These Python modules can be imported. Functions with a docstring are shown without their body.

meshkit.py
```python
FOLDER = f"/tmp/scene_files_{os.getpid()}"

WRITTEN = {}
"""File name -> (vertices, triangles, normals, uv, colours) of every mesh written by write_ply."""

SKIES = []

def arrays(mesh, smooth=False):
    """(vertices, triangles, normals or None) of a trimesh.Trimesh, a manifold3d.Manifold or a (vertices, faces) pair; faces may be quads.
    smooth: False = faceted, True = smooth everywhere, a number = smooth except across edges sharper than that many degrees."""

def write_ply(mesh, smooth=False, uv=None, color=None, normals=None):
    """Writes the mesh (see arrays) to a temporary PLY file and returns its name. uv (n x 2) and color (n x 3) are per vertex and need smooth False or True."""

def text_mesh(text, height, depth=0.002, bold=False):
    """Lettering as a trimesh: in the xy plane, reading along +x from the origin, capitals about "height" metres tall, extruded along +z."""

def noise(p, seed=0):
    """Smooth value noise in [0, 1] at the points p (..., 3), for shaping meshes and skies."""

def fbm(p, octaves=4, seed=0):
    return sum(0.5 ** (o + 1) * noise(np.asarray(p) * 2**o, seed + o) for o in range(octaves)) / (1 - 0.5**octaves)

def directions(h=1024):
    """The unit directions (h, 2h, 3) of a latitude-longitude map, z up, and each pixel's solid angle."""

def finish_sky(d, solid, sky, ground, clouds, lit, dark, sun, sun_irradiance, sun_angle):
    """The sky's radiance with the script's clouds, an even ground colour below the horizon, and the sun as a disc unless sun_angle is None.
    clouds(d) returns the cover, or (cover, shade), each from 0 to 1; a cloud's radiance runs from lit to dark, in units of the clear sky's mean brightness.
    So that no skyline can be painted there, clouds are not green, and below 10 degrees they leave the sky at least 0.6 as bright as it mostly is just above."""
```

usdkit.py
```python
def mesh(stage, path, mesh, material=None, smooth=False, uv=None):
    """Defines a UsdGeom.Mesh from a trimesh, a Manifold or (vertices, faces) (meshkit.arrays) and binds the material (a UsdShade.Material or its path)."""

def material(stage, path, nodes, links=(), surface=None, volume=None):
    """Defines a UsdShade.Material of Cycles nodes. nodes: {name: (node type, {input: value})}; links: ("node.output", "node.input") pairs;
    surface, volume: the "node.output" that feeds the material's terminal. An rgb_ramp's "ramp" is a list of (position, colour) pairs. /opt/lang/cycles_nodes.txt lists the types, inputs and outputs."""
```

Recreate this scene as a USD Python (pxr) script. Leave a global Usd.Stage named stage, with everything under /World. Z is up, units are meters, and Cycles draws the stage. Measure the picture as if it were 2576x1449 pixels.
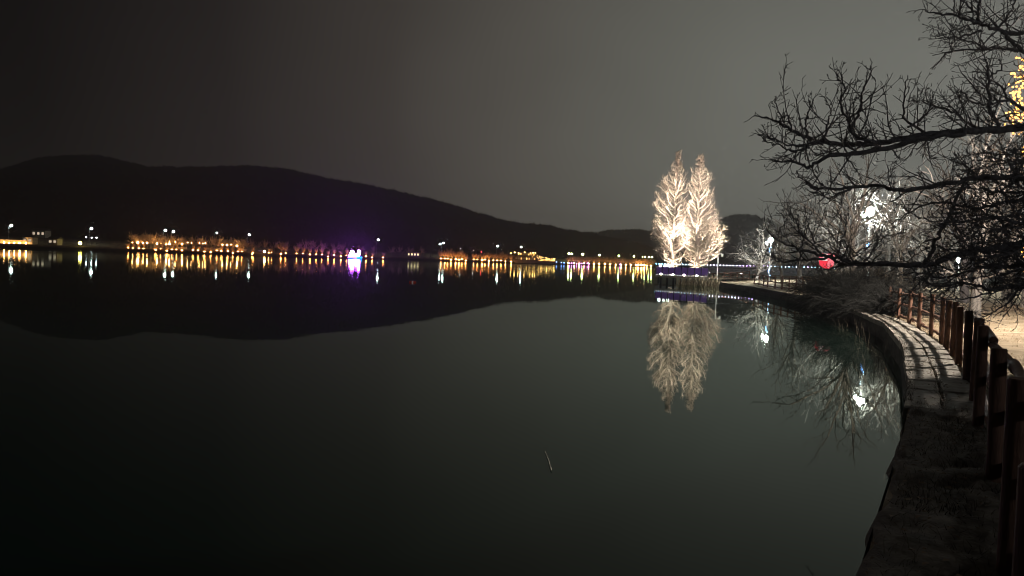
import math, random
import numpy as np
import trimesh
import usdkit, meshkit
from pxr import Usd, UsdGeom, UsdLux, UsdShade, Sdf, Gf, Vt

stage = Usd.Stage.CreateInMemory()
UsdGeom.SetStageUpAxis(stage, 'Z')
UsdGeom.SetStageMetersPerUnit(stage, 1.0)
UsdGeom.Xform.Define(stage, '/World')
UsdGeom.Scope.Define(stage, '/World/Looks')

# ------------------------------------------------------------------ camera
EYE = np.array([0.0, 0.0, 2.2])          # eye height above the lake
PITCH, ROLL, FPX = math.radians(2.15), math.radians(1.95), 1839.0   # phone held slightly crooked; focal length in 2576-wide units
_r0, _u0 = np.array([1.0, 0, 0]), np.array([0, math.sin(PITCH), math.cos(PITCH)])
FWD = np.array([0, math.cos(PITCH), -math.sin(PITCH)])
RIGHT = math.cos(ROLL) * _r0 + math.sin(ROLL) * _u0
UP = math.cos(ROLL) * _u0 - math.sin(ROLL) * _r0
cam = UsdGeom.Camera.Define(stage, '/World/camera')
m = Gf.Matrix4d(*RIGHT, 0, *UP, 0, *(-FWD), 0, *EYE, 1)
cam.AddTransformOp().Set(m)
cam.CreateHorizontalApertureAttr(36.0)
cam.CreateFocalLengthAttr(36.0 * FPX / 2576.0)
cam.CreateClippingRangeAttr(Gf.Vec2f(0.05, 20000))
cam.CreateExposureAttr(0.0)

# ------------------------------------------------------------------ sky: a night sky lit by the glow of a town beyond the park on the right
az = math.radians(38)
gl = np.array([math.sin(az), math.cos(az), 0.17]); gl /= np.linalg.norm(gl)
skymat = usdkit.material(stage, '/World/Looks/night_sky', {
    'geo': ('texture_coordinate', {}),
    'dot': ('vector_math', {'math_type': 'dot_product', 'vector2': tuple(gl)}),
    'glow': ('rgb_ramp', {'ramp': [(0.0, (.014, .012, .013)), (.34, (.056, .047, .044)), (.52, (.180, .151, .137)), (.68, (.50, .435, .375)),
                                   (.80, (1.04, .97, .83)), (.90, (1.44, 1.44, 1.24)), (1.0, (1.72, 1.75, 1.55))]}),
    'sky': ('sky_texture', {'sky_type': 'single_scattering', 'sun_disc': False, 'sun_elevation': math.radians(1.0), 'sun_rotation': math.radians(200), 'sun_intensity': 0.002}),
    'dim': ('vector_math', {'math_type': 'scale', 'scale': .004}),
    'sum': ('mix_color', {'blend_type': 'add', 'fac': 1.0, 'use_clamp': False}),
    'n': ('noise_texture', {'scale': 2.2, 'detail': 3.0}),
    'nr': ('map_range', {'from_min': 0.3, 'from_max': 0.7, 'to_min': 0.88, 'to_max': 1.12}),
    'mul': ('vector_math', {'math_type': 'scale'}),
    'sep': ('separate_xyz', {}), 'high': ('map_range', {'range_type': 'smoothstep', 'from_min': -.02, 'from_max': .75, 'to_min': 1.12, 'to_max': .42, 'clamp': True}), 'mul2': ('vector_math', {'math_type': 'scale'}),
    'bg': ('background_shader', {'strength': 0.1}),
}, [('geo.generated', 'dot.vector1'), ('dot.value', 'glow.fac'), ('glow.color', 'mul.vector1'), ('geo.generated', 'n.vector'), ('n.fac', 'nr.value'), ('nr.result', 'mul.scale'),
    ('geo.generated', 'sep.vector'), ('sep.z', 'high.value'), ('mul.vector', 'mul2.vector1'), ('high.result', 'mul2.scale'), ('mul2.vector', 'sum.a'), ('sky.color', 'dim.vector1'), ('dim.vector', 'sum.b'), ('sum.result', 'bg.color')], surface='bg.background')
dome = UsdLux.DomeLight.Define(stage, '/World/sky')
UsdShade.MaterialBindingAPI.Apply(dome.GetPrim()).Bind(skymat)
dome.GetPrim().SetCustomDataByKey('kind', 'structure')
moon = UsdLux.DistantLight.Define(stage, '/World/moonlight')     # far too faint to cast a visible shadow: a hazy winter night
moon.CreateNormalizeAttr(True); moon.CreateIntensityAttr(0.006); moon.CreateAngleAttr(10.0)
moon.CreateColorAttr(Gf.Vec3f(1.0, .96, .9))
moon.AddRotateXYZOp().Set(Gf.Vec3f(-35, 0, 20))

rng = random.Random(7)
nrng = np.random.RandomState(11)

# ------------------------------------------------------------------ pixel <-> world while laying things out (2576-wide picture units)
def ray(u, v):
    return (u - 1288.0) * RIGHT - (v - 724.5) * UP + FPX * FWD
def at(u, v, D):
    r = ray(u, v); return EYE + r * (D / r[1])
def ground_at(u, D, z):
    """the point on height z at depth D seen in column u"""
    x = (u - 1288.0) / FPX * D
    for _ in range(6):
        p = np.array([x, D, z]) - EYE
        uu = 1288 + FPX * p.dot(RIGHT) / p.dot(FWD)
        x += (u - uu) / FPX * D
    return np.array([x, D, z])

# ------------------------------------------------------------------ naming helpers
used = {}
def numbered(parent, name):
    k = (parent, name); n = used.get(k, 0); used[k] = n + 1
    return name if n == 0 else '%s_%03d' % (name, n)
def tag(prim, label=None, cat=None, group=None, kind=None):
    for k, v in (('label', label), ('category', cat), ('group', group), ('kind', kind)):
        if v: prim.SetCustomDataByKey(k, v)
    return prim
def thing(name, label, cat, loc=(0, 0, 0), rot=0.0, scale=1.0, group=None, kind=None):
    path = '/World/' + numbered('/World', name)
    x = UsdGeom.Xform.Define(stage, path)
    x.AddTranslateOp().Set(Gf.Vec3d(*map(float, loc))); x.AddRotateZOp().Set(float(rot)); x.AddScaleOp().Set(Gf.Vec3f(scale, scale, scale))
    tag(x.GetPrim(), label, cat, group, kind)
    return path
def copy(src, label, loc, rot=0.0, scale=1.0, name=None, cat=None, group=None):
    prim = stage.GetPrimAtPath(src)
    base = name or src.rsplit('/', 1)[1].rstrip('0123456789').rstrip('_')
    path = '/World/' + numbered('/World', base)
    x = UsdGeom.Xform.Define(stage, path)
    x.GetPrim().GetReferences().AddInternalReference(src)
    x.GetPrim().SetInstanceable(True)
    for op in x.GetOrderedXformOps():
        n = op.GetOpName()
        if 'translate' in n: op.Set(Gf.Vec3d(*map(float, loc)))
        elif 'rotate' in n: op.Set(float(rot))
        else: op.Set(Gf.Vec3f(scale, scale, scale))
    was = prim.GetCustomData()
    tag(x.GetPrim(), label, cat or was.get('category'), group or was.get('group'))
    return path
def part(parent, name, mesh, mat, smooth=False, label=None, kind=None):
    path = parent + '/' + numbered(parent, name)
    usdkit.mesh(stage, path, mesh, mat, smooth=smooth)
    tag(stage.GetPrimAtPath(path), label, None, None, kind)
    return path
def solo(name, mesh, mat, label=None, cat=None, group=None, kind=None, smooth=False):
    path = '/World/' + numbered('/World', name)
    usdkit.mesh(stage, path, mesh, mat, smooth=smooth)
    tag(stage.GetPrimAtPath(path), label, cat, group, kind)
    return path
ORD = ['first', 'second', 'third', 'fourth', 'fifth', 'sixth', 'seventh', 'eighth', 'ninth', 'tenth', 'eleventh', 'twelfth', 'thirteenth', 'fourteenth', 'fifteenth',
       'sixteenth', 'seventeenth', 'eighteenth', 'nineteenth', 'twentieth', 'twenty-first', 'twenty-second', 'twenty-third', 'twenty-fourth', 'twenty-fifth', 'twenty-sixth',
       'twenty-seventh', 'twenty-eighth', 'twenty-ninth', 'thirtieth'] + [t + '-' + o for t in ('thirty', 'forty', 'fifty', 'sixty') for o in ('first', 'second', 'third', 'fourth', 'fifth', 'sixth', 'seventh', 'eighth', 'ninth', 'tieth')]

# ------------------------------------------------------------------ materials
def looks(name, a, b=None, rough=.7, scale=6.0, bump=0.0, bscale=None, stretch=None, spec=.3, detail=5.0, ramp=(.35, .65)):
    b = b or tuple(c * .6 for c in a)
    nodes = {'co': ('texture_coordinate', {}), 'map': ('mapping', {'scale': stretch or (1, 1, 1)}),
             'n': ('noise_texture', {'scale': scale, 'detail': detail, 'roughness': .6}),
             'r': ('rgb_ramp', {'ramp': [(ramp[0], b), (ramp[1], a)]}),
             'p': ('principled_bsdf', {'roughness': rough, 'specular_ior_level': spec})}
    links = [('co.object', 'map.vector'), ('map.vector', 'n.vector'), ('n.fac', 'r.fac'), ('r.color', 'p.base_color')]
    if bump:
        nodes['n2'] = ('noise_texture', {'scale': bscale or scale * 4, 'detail': 6.0, 'roughness': .65})
        nodes['b'] = ('bump', {'strength': bump, 'distance': .03})
        links += [('map.vector', 'n2.vector'), ('n2.fac', 'b.height'), ('b.normal', 'p.normal')]
    return usdkit.material(stage, '/World/Looks/' + name, nodes, links, surface='p.BSDF')
def glow(name, color, strength):
    return usdkit.material(stage, '/World/Looks/' + name, {'e': ('emission', {'color': color, 'strength': strength})}, [], surface='e.emission')

BARK_PALE = looks('pale_bark', (.56, .50, .45), (.42, .37, .33), scale=3, bump=.3)
TWIG_PINK = looks('pinkish_twigs', (.46, .385, .335), (.34, .28, .24), scale=1.2)
BARK_GREY = looks('grey_bark', (.34, .31, .28), (.20, .18, .16), scale=4, bump=.5, stretch=(3, 3, .6))
BARK_DARKGREY = looks('weathered_bark', (.20, .185, .17), (.11, .10, .095), scale=4, bump=.6, stretch=(3, 3, .5))
TWIG_GREY = looks('grey_twigs', (.43, .395, .36), (.32, .29, .265), scale=1.5)
TWIG_DIM = looks('dull_twigs', (.17, .15, .135), (.11, .10, .09), scale=1.5)
TWIG_LIT = looks('tan_twigs', (.60, .48, .35), (.46, .36, .25), scale=1.5)
TWIG_BROWN = looks('brown_twigs', (.26, .20, .15), (.16, .12, .09), scale=1.5)
BARK_DARK = looks('dark_bark', (.20, .19, .20), (.10, .096, .105), scale=14, bump=.6, bscale=40)
LOG = looks('brown_log', (.23, .122, .084), (.115, .062, .045), scale=5, bump=.5, bscale=22, stretch=(4, 4, .8), rough=.6)
LOG_END = looks('log_end', (.17, .09, .06), (.09, .045, .03), scale=30, bump=.3)
GRASS = looks('dry_lawn', (.38, .305, .215), (.21, .165, .11), rough=.95, scale=1.6, bump=1.0, bscale=16, spec=.1, detail=9, ramp=(.36, .62))
BLADE = looks('dry_grass_blade', (.40, .31, .19), (.27, .20, .11), rough=.9, scale=3)
SOIL = looks('bank_soil', (.22, .185, .145), (.10, .085, .068), rough=.95, scale=6, bump=.8, bscale=22)
STONES = [looks('edging_stone_%s' % n, a, b, rough=.85, scale=7, bump=.5, bscale=45) for n, a, b in
          (('light', (.40, .37, .32), (.27, .25, .215)), ('mid', (.34, .315, .275), (.22, .205, .18)), ('dark', (.29, .27, .235), (.19, .175, .15)))]
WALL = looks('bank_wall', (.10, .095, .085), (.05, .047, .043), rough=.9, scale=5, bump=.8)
HILLM = usdkit.material(stage, '/World/Looks/wooded_slope', {
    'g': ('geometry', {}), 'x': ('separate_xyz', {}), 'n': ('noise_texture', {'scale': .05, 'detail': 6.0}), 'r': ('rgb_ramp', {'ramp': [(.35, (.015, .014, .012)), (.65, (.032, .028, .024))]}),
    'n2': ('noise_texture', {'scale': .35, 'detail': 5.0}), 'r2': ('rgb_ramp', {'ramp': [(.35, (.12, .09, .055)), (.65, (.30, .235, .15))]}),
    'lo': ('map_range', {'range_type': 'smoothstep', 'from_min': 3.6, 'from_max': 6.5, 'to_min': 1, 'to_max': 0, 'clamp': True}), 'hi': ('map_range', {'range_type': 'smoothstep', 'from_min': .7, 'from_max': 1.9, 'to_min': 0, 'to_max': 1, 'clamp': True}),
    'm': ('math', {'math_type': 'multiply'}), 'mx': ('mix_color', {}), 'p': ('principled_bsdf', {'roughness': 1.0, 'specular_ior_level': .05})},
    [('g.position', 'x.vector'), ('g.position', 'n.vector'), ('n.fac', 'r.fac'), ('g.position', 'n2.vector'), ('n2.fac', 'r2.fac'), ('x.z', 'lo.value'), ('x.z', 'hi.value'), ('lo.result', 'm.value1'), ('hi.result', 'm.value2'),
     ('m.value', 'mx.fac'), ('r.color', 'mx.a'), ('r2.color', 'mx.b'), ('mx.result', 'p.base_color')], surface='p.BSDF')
WOOD = looks('bare_wood', (.036, .031, .027), (.016, .014, .013), rough=1, scale=.15, spec=.05)
CONCRETE = looks('pale_concrete', (.42, .40, .36), (.30, .285, .26), rough=.9, scale=3)
METAL = looks('grey_metal', (.40, .41, .42), (.32, .33, .34), rough=.45, scale=5)
WHITE = looks('white_paint', (.78, .77, .74), (.66, .65, .62), rough=.5, scale=4)
DARKMETAL = looks('dark_metal', (.06, .06, .065), (.04, .04, .045), rough=.5, scale=5)
PLANK = looks('deck_plank', (.22, .17, .13), (.14, .11, .085), rough=.8, scale=3, stretch=(1, 6, 1))
PURPLE_SCREEN = looks('violet_panel', (.10, .055, .19), (.06, .035, .13), rough=.4, scale=1.2)
REED = looks('dry_reed', (.42, .33, .22), (.26, .20, .13), rough=.9, scale=4)
SHRUB = looks('shrub_stem', (.16, .135, .10), (.08, .07, .055), rough=.9, scale=3)
DARKSHRUB = looks('dark_shrub_stem', (.034, .034, .032), (.018, .019, .019), rough=.9, scale=3)
EVERGREEN = looks('evergreen_leaf', (.045, .062, .035), (.022, .032, .02), rough=.6, scale=4)
ROOF = looks('dark_roof_tile', (.05, .045, .045), (.03, .028, .028), rough=.7, scale=3)
PLASTER = looks('ochre_plaster', (.24, .16, .09), (.17, .115, .065), rough=.8, scale=2)
PLASTER2 = looks('tan_plaster', (.46, .34, .22), (.34, .25, .16), rough=.8, scale=2)
RED_FLOAT = looks('red_float', (.50, .06, .035), (.32, .05, .03), rough=.4, scale=9)

# lake: still water with very fine ripples, and wind-ruffled bands far out
WATER = usdkit.material(stage, '/World/Looks/lake_water', {
    'g': ('geometry', {}), 'xyz': ('separate_xyz', {}),
    'map': ('mapping', {'scale': (.22, .9, 1)}),
    'n': ('noise_texture', {'scale': 1.0, 'detail': 3.0, 'roughness': .5}),
    'map2': ('mapping', {'scale': (.004, .03, 1)}),
    'n2': ('noise_texture', {'scale': 1.0, 'detail': 3.0}),
    'far': ('map_range', {'range_type': 'smoothstep', 'from_min': 120, 'from_max': 300, 'to_min': 0, 'to_max': .04, 'clamp': True}),
    'mid': ('map_range', {'range_type': 'smoothstep', 'from_min': 18, 'from_max': 140, 'to_min': .014, 'to_max': .047, 'clamp': True}),
    'add': ('math', {'math_type': 'add'}),
    'band': ('map_range', {'range_type': 'smoothstep', 'from_min': .50, 'from_max': .62, 'to_min': 0, 'to_max': 1, 'clamp': True}),
    'mul': ('math', {'math_type': 'multiply'}),
    'b': ('bump', {'strength': .02, 'distance': .05}),
    'd': ('diffuse_bsdf', {'color': (.003, .010, .008)}), 'p': ('glossy_bsdf', {'color': (.90, 1.0, .935), 'distribution': 'ggx'}), 'f': ('fresnel', {'IOR': 1.40}), 'm': ('mix_closure', {}),
}, [('g.position', 'xyz.vector'), ('g.position', 'map.vector'), ('map.vector', 'n.vector'), ('n.fac', 'b.height'), ('b.normal', 'p.normal'), ('b.normal', 'f.normal'), ('f.fac', 'm.fac'), ('d.BSDF', 'm.closure1'), ('p.BSDF', 'm.closure2'),
    ('g.position', 'map2.vector'), ('map2.vector', 'n2.vector'), ('n2.fac', 'band.value'), ('xyz.y', 'far.value'), ('far.result', 'mul.value1'), ('band.result', 'mul.value2'),
    ('xyz.y', 'mid.value'), ('mul.value', 'add.value1'), ('mid.result', 'add.value2'), ('add.value', 'p.roughness')], surface='m.closure')

# ------------------------------------------------------------------ mesh helpers
def box(a, b):
    """a box between two corners"""
    a, b = np.minimum(a, b), np.maximum(a, b)
    m = trimesh.creation.box(b - a); m.apply_translation((np.asarray(a) + b) / 2); return m
def tubes(P0, P1, R0, R1, k=3):
    P0, P1 = np.asarray(P0, float).reshape(-1, 3), np.asarray(P1, float).reshape(-1, 3)
    R0, R1 = np.asarray(R0, float).ravel(), np.asarray(R1, float).ravel()
    d = P1 - P0; L = np.linalg.norm(d, axis=1, keepdims=True); d = d / np.maximum(L, 1e-9)
    ref = np.where(np.abs(d[:, 2:]) < .9, [[0, 0, 1.0]], [[1.0, 0, 0]])
    a = np.cross(d, ref); a /= np.maximum(np.linalg.norm(a, axis=1, keepdims=True), 1e-9); b = np.cross(d, a)
    ang = np.arange(k) * 2 * np.pi / k
    ring = np.cos(ang)[None, :, None] * a[:, None] + np.sin(ang)[None, :, None] * b[:, None]
    V = np.concatenate([P0[:, None] + ring * R0[:, None, None], P1[:, None] + ring * R1[:, None, None]], 1).reshape(-1, 3)
    n = len(P0); base = (np.arange(n) * 2 * k)[:, None]; i = np.arange(k)[None]; j = (i + 1) % k
    F = np.stack([base + i, base + j, base + k + j, base + i, base + k + j, base + k + i], -1).reshape(-1, 3)
    return V, F[:, [0, 2, 1]] if False else F
def poly_tube(pts, radii, k=10, cap=True):
    p = np.asarray(pts, float); r = np.broadcast_to(np.asarray(radii, float), (len(p),))
    t = np.gradient(p, axis=0); t /= np.linalg.norm(t, axis=1, keepdims=True) + 1e-12
    a = np.cross(t[0], [0, 0, 1.0] if abs(t[0, 2]) < .9 else [1.0, 0, 0]); a /= np.linalg.norm(a)
    V = []; ang = np.arange(k) * 2 * np.pi / k
    for q, tt, rr in zip(p, t, r):
        a = a - tt * a.dot(tt); a /= np.linalg.norm(a); b = np.cross(tt, a)
        V.append(q + rr * (np.cos(ang)[:, None] * a + np.sin(ang)[:, None] * b))
    n = len(p); V = np.vstack(V); F = []
    for i in range(n - 1):
        for j in range(k):
            A, B, C, D = i * k + j, i * k + (j + 1) % k, (i + 1) * k + (j + 1) % k, (i + 1) * k + j
            F += [(A, B, C), (A, C, D)]
    if cap:
        V = np.vstack([V, p[0], p[-1]]); c0, c1 = n * k, n * k + 1
        for j in range(k):
            F += [(c0, (j + 1) % k, j), (c1, (n - 1) * k + j, (n - 1) * k + (j + 1) % k)]
    return V, np.array(F)
def join(*ms):
    V, F, o = [], [], 0
    for v, f in ms:
        V.append(v); F.append(np.asarray(f) + o); o += len(v)
    return np.vstack(V), np.vstack(F)
def tm(m): return np.array(m.vertices), np.array(m.faces)
def ball(c, r, sub=2):
    m = trimesh.creation.icosphere(sub, r); m.apply_translation(c); return tm(m)
def quad_grid(P):
    """P: (rows, cols, 3)"""
    r, c = P.shape[:2]; i, j = np.meshgrid(np.arange(r - 1), np.arange(c - 1), indexing='ij')
    a = (i * c + j).ravel(); f = np.stack([a, a + 1, a + c + 1, a + c], 1)
    return P.reshape(-1, 3), np.vstack([f[:, [0, 1, 2]], f[:, [0, 2, 3]]])
def catmull(pts, n=6):
    p = np.asarray(pts, float)
    if len(p) < 3: return p
    q = np.vstack([2 * p[0] - p[1], p, 2 * p[-1] - p[-2]]); out = []
    for i in range(1, len(q) - 2):
        for t in np.arange(n) / n:
            a, b, c, d = q[i - 1], q[i], q[i + 1], q[i + 2]
            out.append(.5 * (2 * b + (c - a) * t + (2 * a - 5 * b + 4 * c - d) * t * t + (3 * b - a - 3 * c + d) * t ** 3))
    out.append(p[-1]); return np.array(out)

class Wood:
    """collects tapered segments of branches"""
    def __init__(s, seed): s.r = random.Random(seed); s.a = []; s.b = []; s.ra = []; s.rb = []
    def add(s, p, q, r0, r1): s.a.append(p); s.b.append(q); s.ra.append(r0); s.rb.append(r1)
    def grow(s, p, d, L, r, lvl, cfg):
        """a wandering branch with side shoots; cfg: per level (segments, wander, lift, children per metre, angle, length factor)"""
        R = s.r; n, wander, lift, per_m, ang, lf = cfg[lvl]
        step = L / n; x, y, z = p; dx, dy, dz = d; acc = R.random()
        rend = r * (.55 if lvl < len(cfg) - 1 else .6)
        for i in range(n):
            dx += R.gauss(0, wander); dy += R.gauss(0, wander); dz += R.gauss(0, wander) + lift
            q = math.sqrt(dx * dx + dy * dy + dz * dz) or 1; dx /= q; dy /= q; dz /= q
            nx, ny, nz = x + dx * step, y + dy * step, z + dz * step
            ra, rb = r + (rend - r) * i / n, r + (rend - r) * (i + 1) / n
            s.add((x, y, z), (nx, ny, nz), ra, rb)
            if lvl + 1 < len(cfg) and (i > 0 or lvl > 0):
                acc += per_m * step
                while acc >= 1:
                    acc -= 1
                    a = math.radians(ang) * R.uniform(.6, 1.35); t = R.random()
                    ex, ey, ez = R.gauss(0, 1), R.gauss(0, 1), R.gauss(0, 1)
                    dt = ex * dx + ey * dy + ez * dz; ex -= dt * dx; ey -= dt * dy; ez -= dt * dz
                    q = math.sqrt(ex * ex + ey * ey + ez * ez) or 1
                    c, sn = math.cos(a), math.sin(a) / q
                    s.grow((x + (nx - x) * t, y + (ny - y) * t, z + (nz - z) * t), (dx * c + ex * sn, dy * c + ey * sn, dz * c + ez * sn),
                           L * lf * R.uniform(.55, 1.15) * (1 - .45 * i / n), max(rb * .62, cfg[-1][5] if False else .0025), lvl + 1, cfg)
            x, y, z = nx, ny, nz
        if lvl + 1 < len(cfg) and L > .3:      # the leader carries on as a twig
            s.grow((x, y, z), (dx, dy, dz), L * lf * .8, rend * .9, lvl + 1, cfg)
        return (x, y, z), (dx, dy, dz)
    def mesh(s, k=3): return tubes(s.a, s.b, s.ra, s.rb, k)

# ------------------------------------------------------------------ land and water
SH = np.array([(-60, -36), (-25, -15.2), (0, -.40), (4.1, 2.06), (7.1, 3.87), (10.6, 5.87), (16.7, 9.03), (24, 12.3), (31, 14.6), (44.5, 18.3), (66, 22.0), (80, 23.2), (88, 24.6), (94, 28), (98, 36), (101, 60), (103, 260)])
def shore_x(y): return float(np.interp(y, SH[:, 0], SH[:, 1]))
_ys = np.linspace(-60, 103, 700)
_sx = np.interp(_ys, SH[:, 0], SH[:, 1]); 
for _ in range(6): _sx[1:-1] = (_sx[:-2] + 2 * _sx[1:-1] + _sx[2:]) / 4
def sx(y): return np.interp(y, _ys, _sx)
def land_z(x, y):
    """height of the park ground"""
    d = np.maximum(np.asarray(x) - sx(y), 0)
    p = np.stack([np.asarray(x, float) * .25, np.asarray(y, float) * .25, np.zeros_like(np.asarray(x, float))], -1)
    far = np.clip((np.asarray(y) - 40) / 40, 0, 1)
    bump = (meshkit.fbm(p, 4, 3) - .5) * .35 * np.clip((d - 1.2) / 3, 0, 1)
    return .55 + .22 * np.clip((d - 1.2) / 6, 0, 1) + .25 * far * np.clip(d / 6, 0, 1) + bump

usd_water = quad_grid(np.array([[(x, y, 0.0) for x in np.linspace(-2600, 2600, 5)] for y in np.linspace(-300, 2600, 5)]))
solo('water', usd_water, WATER, kind='structure')

yy = np.concatenate([np.linspace(-60, -4, 20), np.linspace(-3, 40, 180), np.linspace(40.5, 103, 110)])
dd = np.concatenate([np.linspace(0, 12, 60), np.linspace(12.4, 40, 46), np.geomspace(42, 420, 16)])
G = np.zeros((len(yy), len(dd), 3))
G[..., 0] = sx(yy)[:, None] + dd[None]; G[..., 1] = yy[:, None]; G[..., 2] = land_z(G[..., 0].ravel(), G[..., 1].ravel()).reshape(G.shape[:2])
back = np.stack([G[-1] - [0, -.3, 0] * 1, G[-1] * [1, 1, 0] + [0, .5, -.5]])
solo('ground', join(quad_grid(G), quad_grid(back)), GRASS, kind='structure', smooth=True)
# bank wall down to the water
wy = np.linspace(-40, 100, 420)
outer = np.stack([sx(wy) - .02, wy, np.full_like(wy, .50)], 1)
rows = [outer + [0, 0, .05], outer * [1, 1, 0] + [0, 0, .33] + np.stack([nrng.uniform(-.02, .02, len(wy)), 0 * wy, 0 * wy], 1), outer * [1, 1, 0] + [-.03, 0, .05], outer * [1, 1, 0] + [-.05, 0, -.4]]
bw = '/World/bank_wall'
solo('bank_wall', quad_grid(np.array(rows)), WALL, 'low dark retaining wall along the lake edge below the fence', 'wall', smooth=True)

# stone edging: two rows of slabs between fence and water
edging = thing('stone_edging', 'two rows of pale stone slabs edging the lake beside the log fence', 'stone edging')
def perp(y):
    e = .05; t = np.array([sx(y + e) - sx(y - e), 2 * e]); t /= np.linalg.norm(t); return t, np.array([t[1], -t[0]])
def slab(y, L, off, w, top):
    t, n = perp(y); c = np.array([sx(y), y]) + n * (off + w / 2)
    m = trimesh.creation.box((L, w, .16))
    V = np.array(m.vertices)
    V[:, :2] += nrng.uniform(-.014, .014, (8, 2)); V[V[:, 2] > 0, 2] += nrng.uniform(-.009, .009)
    # bevelled top
    top_v = V[:, 2] > 0
    V2 = V.copy(); V2[:, :2] *= .96
    hull = trimesh.convex.convex_hull(np.vstack([V[~top_v], V[top_v] - [0, 0, .02], V2[top_v]]))
    P = np.array(hull.vertices)
    xy = P[:, :1] * t + P[:, 1:2] * n + c
    return np.column_stack([xy, P[:, 2] - .08 + top]), np.array(hull.faces)
y = 8.9
while y < 44:
    L = rng.uniform(.75, 1.15); t, n = perp(y)
    for off, w in ((-.05, .42), (.378, .42)):
        part(edging, 'stone', slab(y + L * t[1] / 2 + rng.uniform(-.02, .02), L - .022, off, w - .006, .585 + rng.uniform(-.008, .012)), STONES[rng.choice([0, 0, 1, 1, 2])])
    y += L * t[1] + .012

sy = np.linspace(-8, 9.2, 190); so = np.linspace(-.05, 1.15, 26)
SO = np.zeros((len(sy), len(so), 3))
for a_, yv in enumerate(sy):
    t, n = perp(yv); SO[a_, :, :2] = np.array([sx(yv), yv]) + n * (so[:, None] + (meshkit.noise(np.array([[yv * 2.5, 0, 0]]))[0] - .5) * .07 * (so[:, None] < .02))
SO[..., 2] = .575 + (meshkit.fbm(SO * [3.2, 3.2, 0], 4, 31) - .5) * .11 - .03 * np.clip((.05 - so) / .1, 0, 1) + .01
SO[:, 0, 2] -= .12
solo('soil', quad_grid(SO), SOIL, kind='structure', smooth=True)

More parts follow.
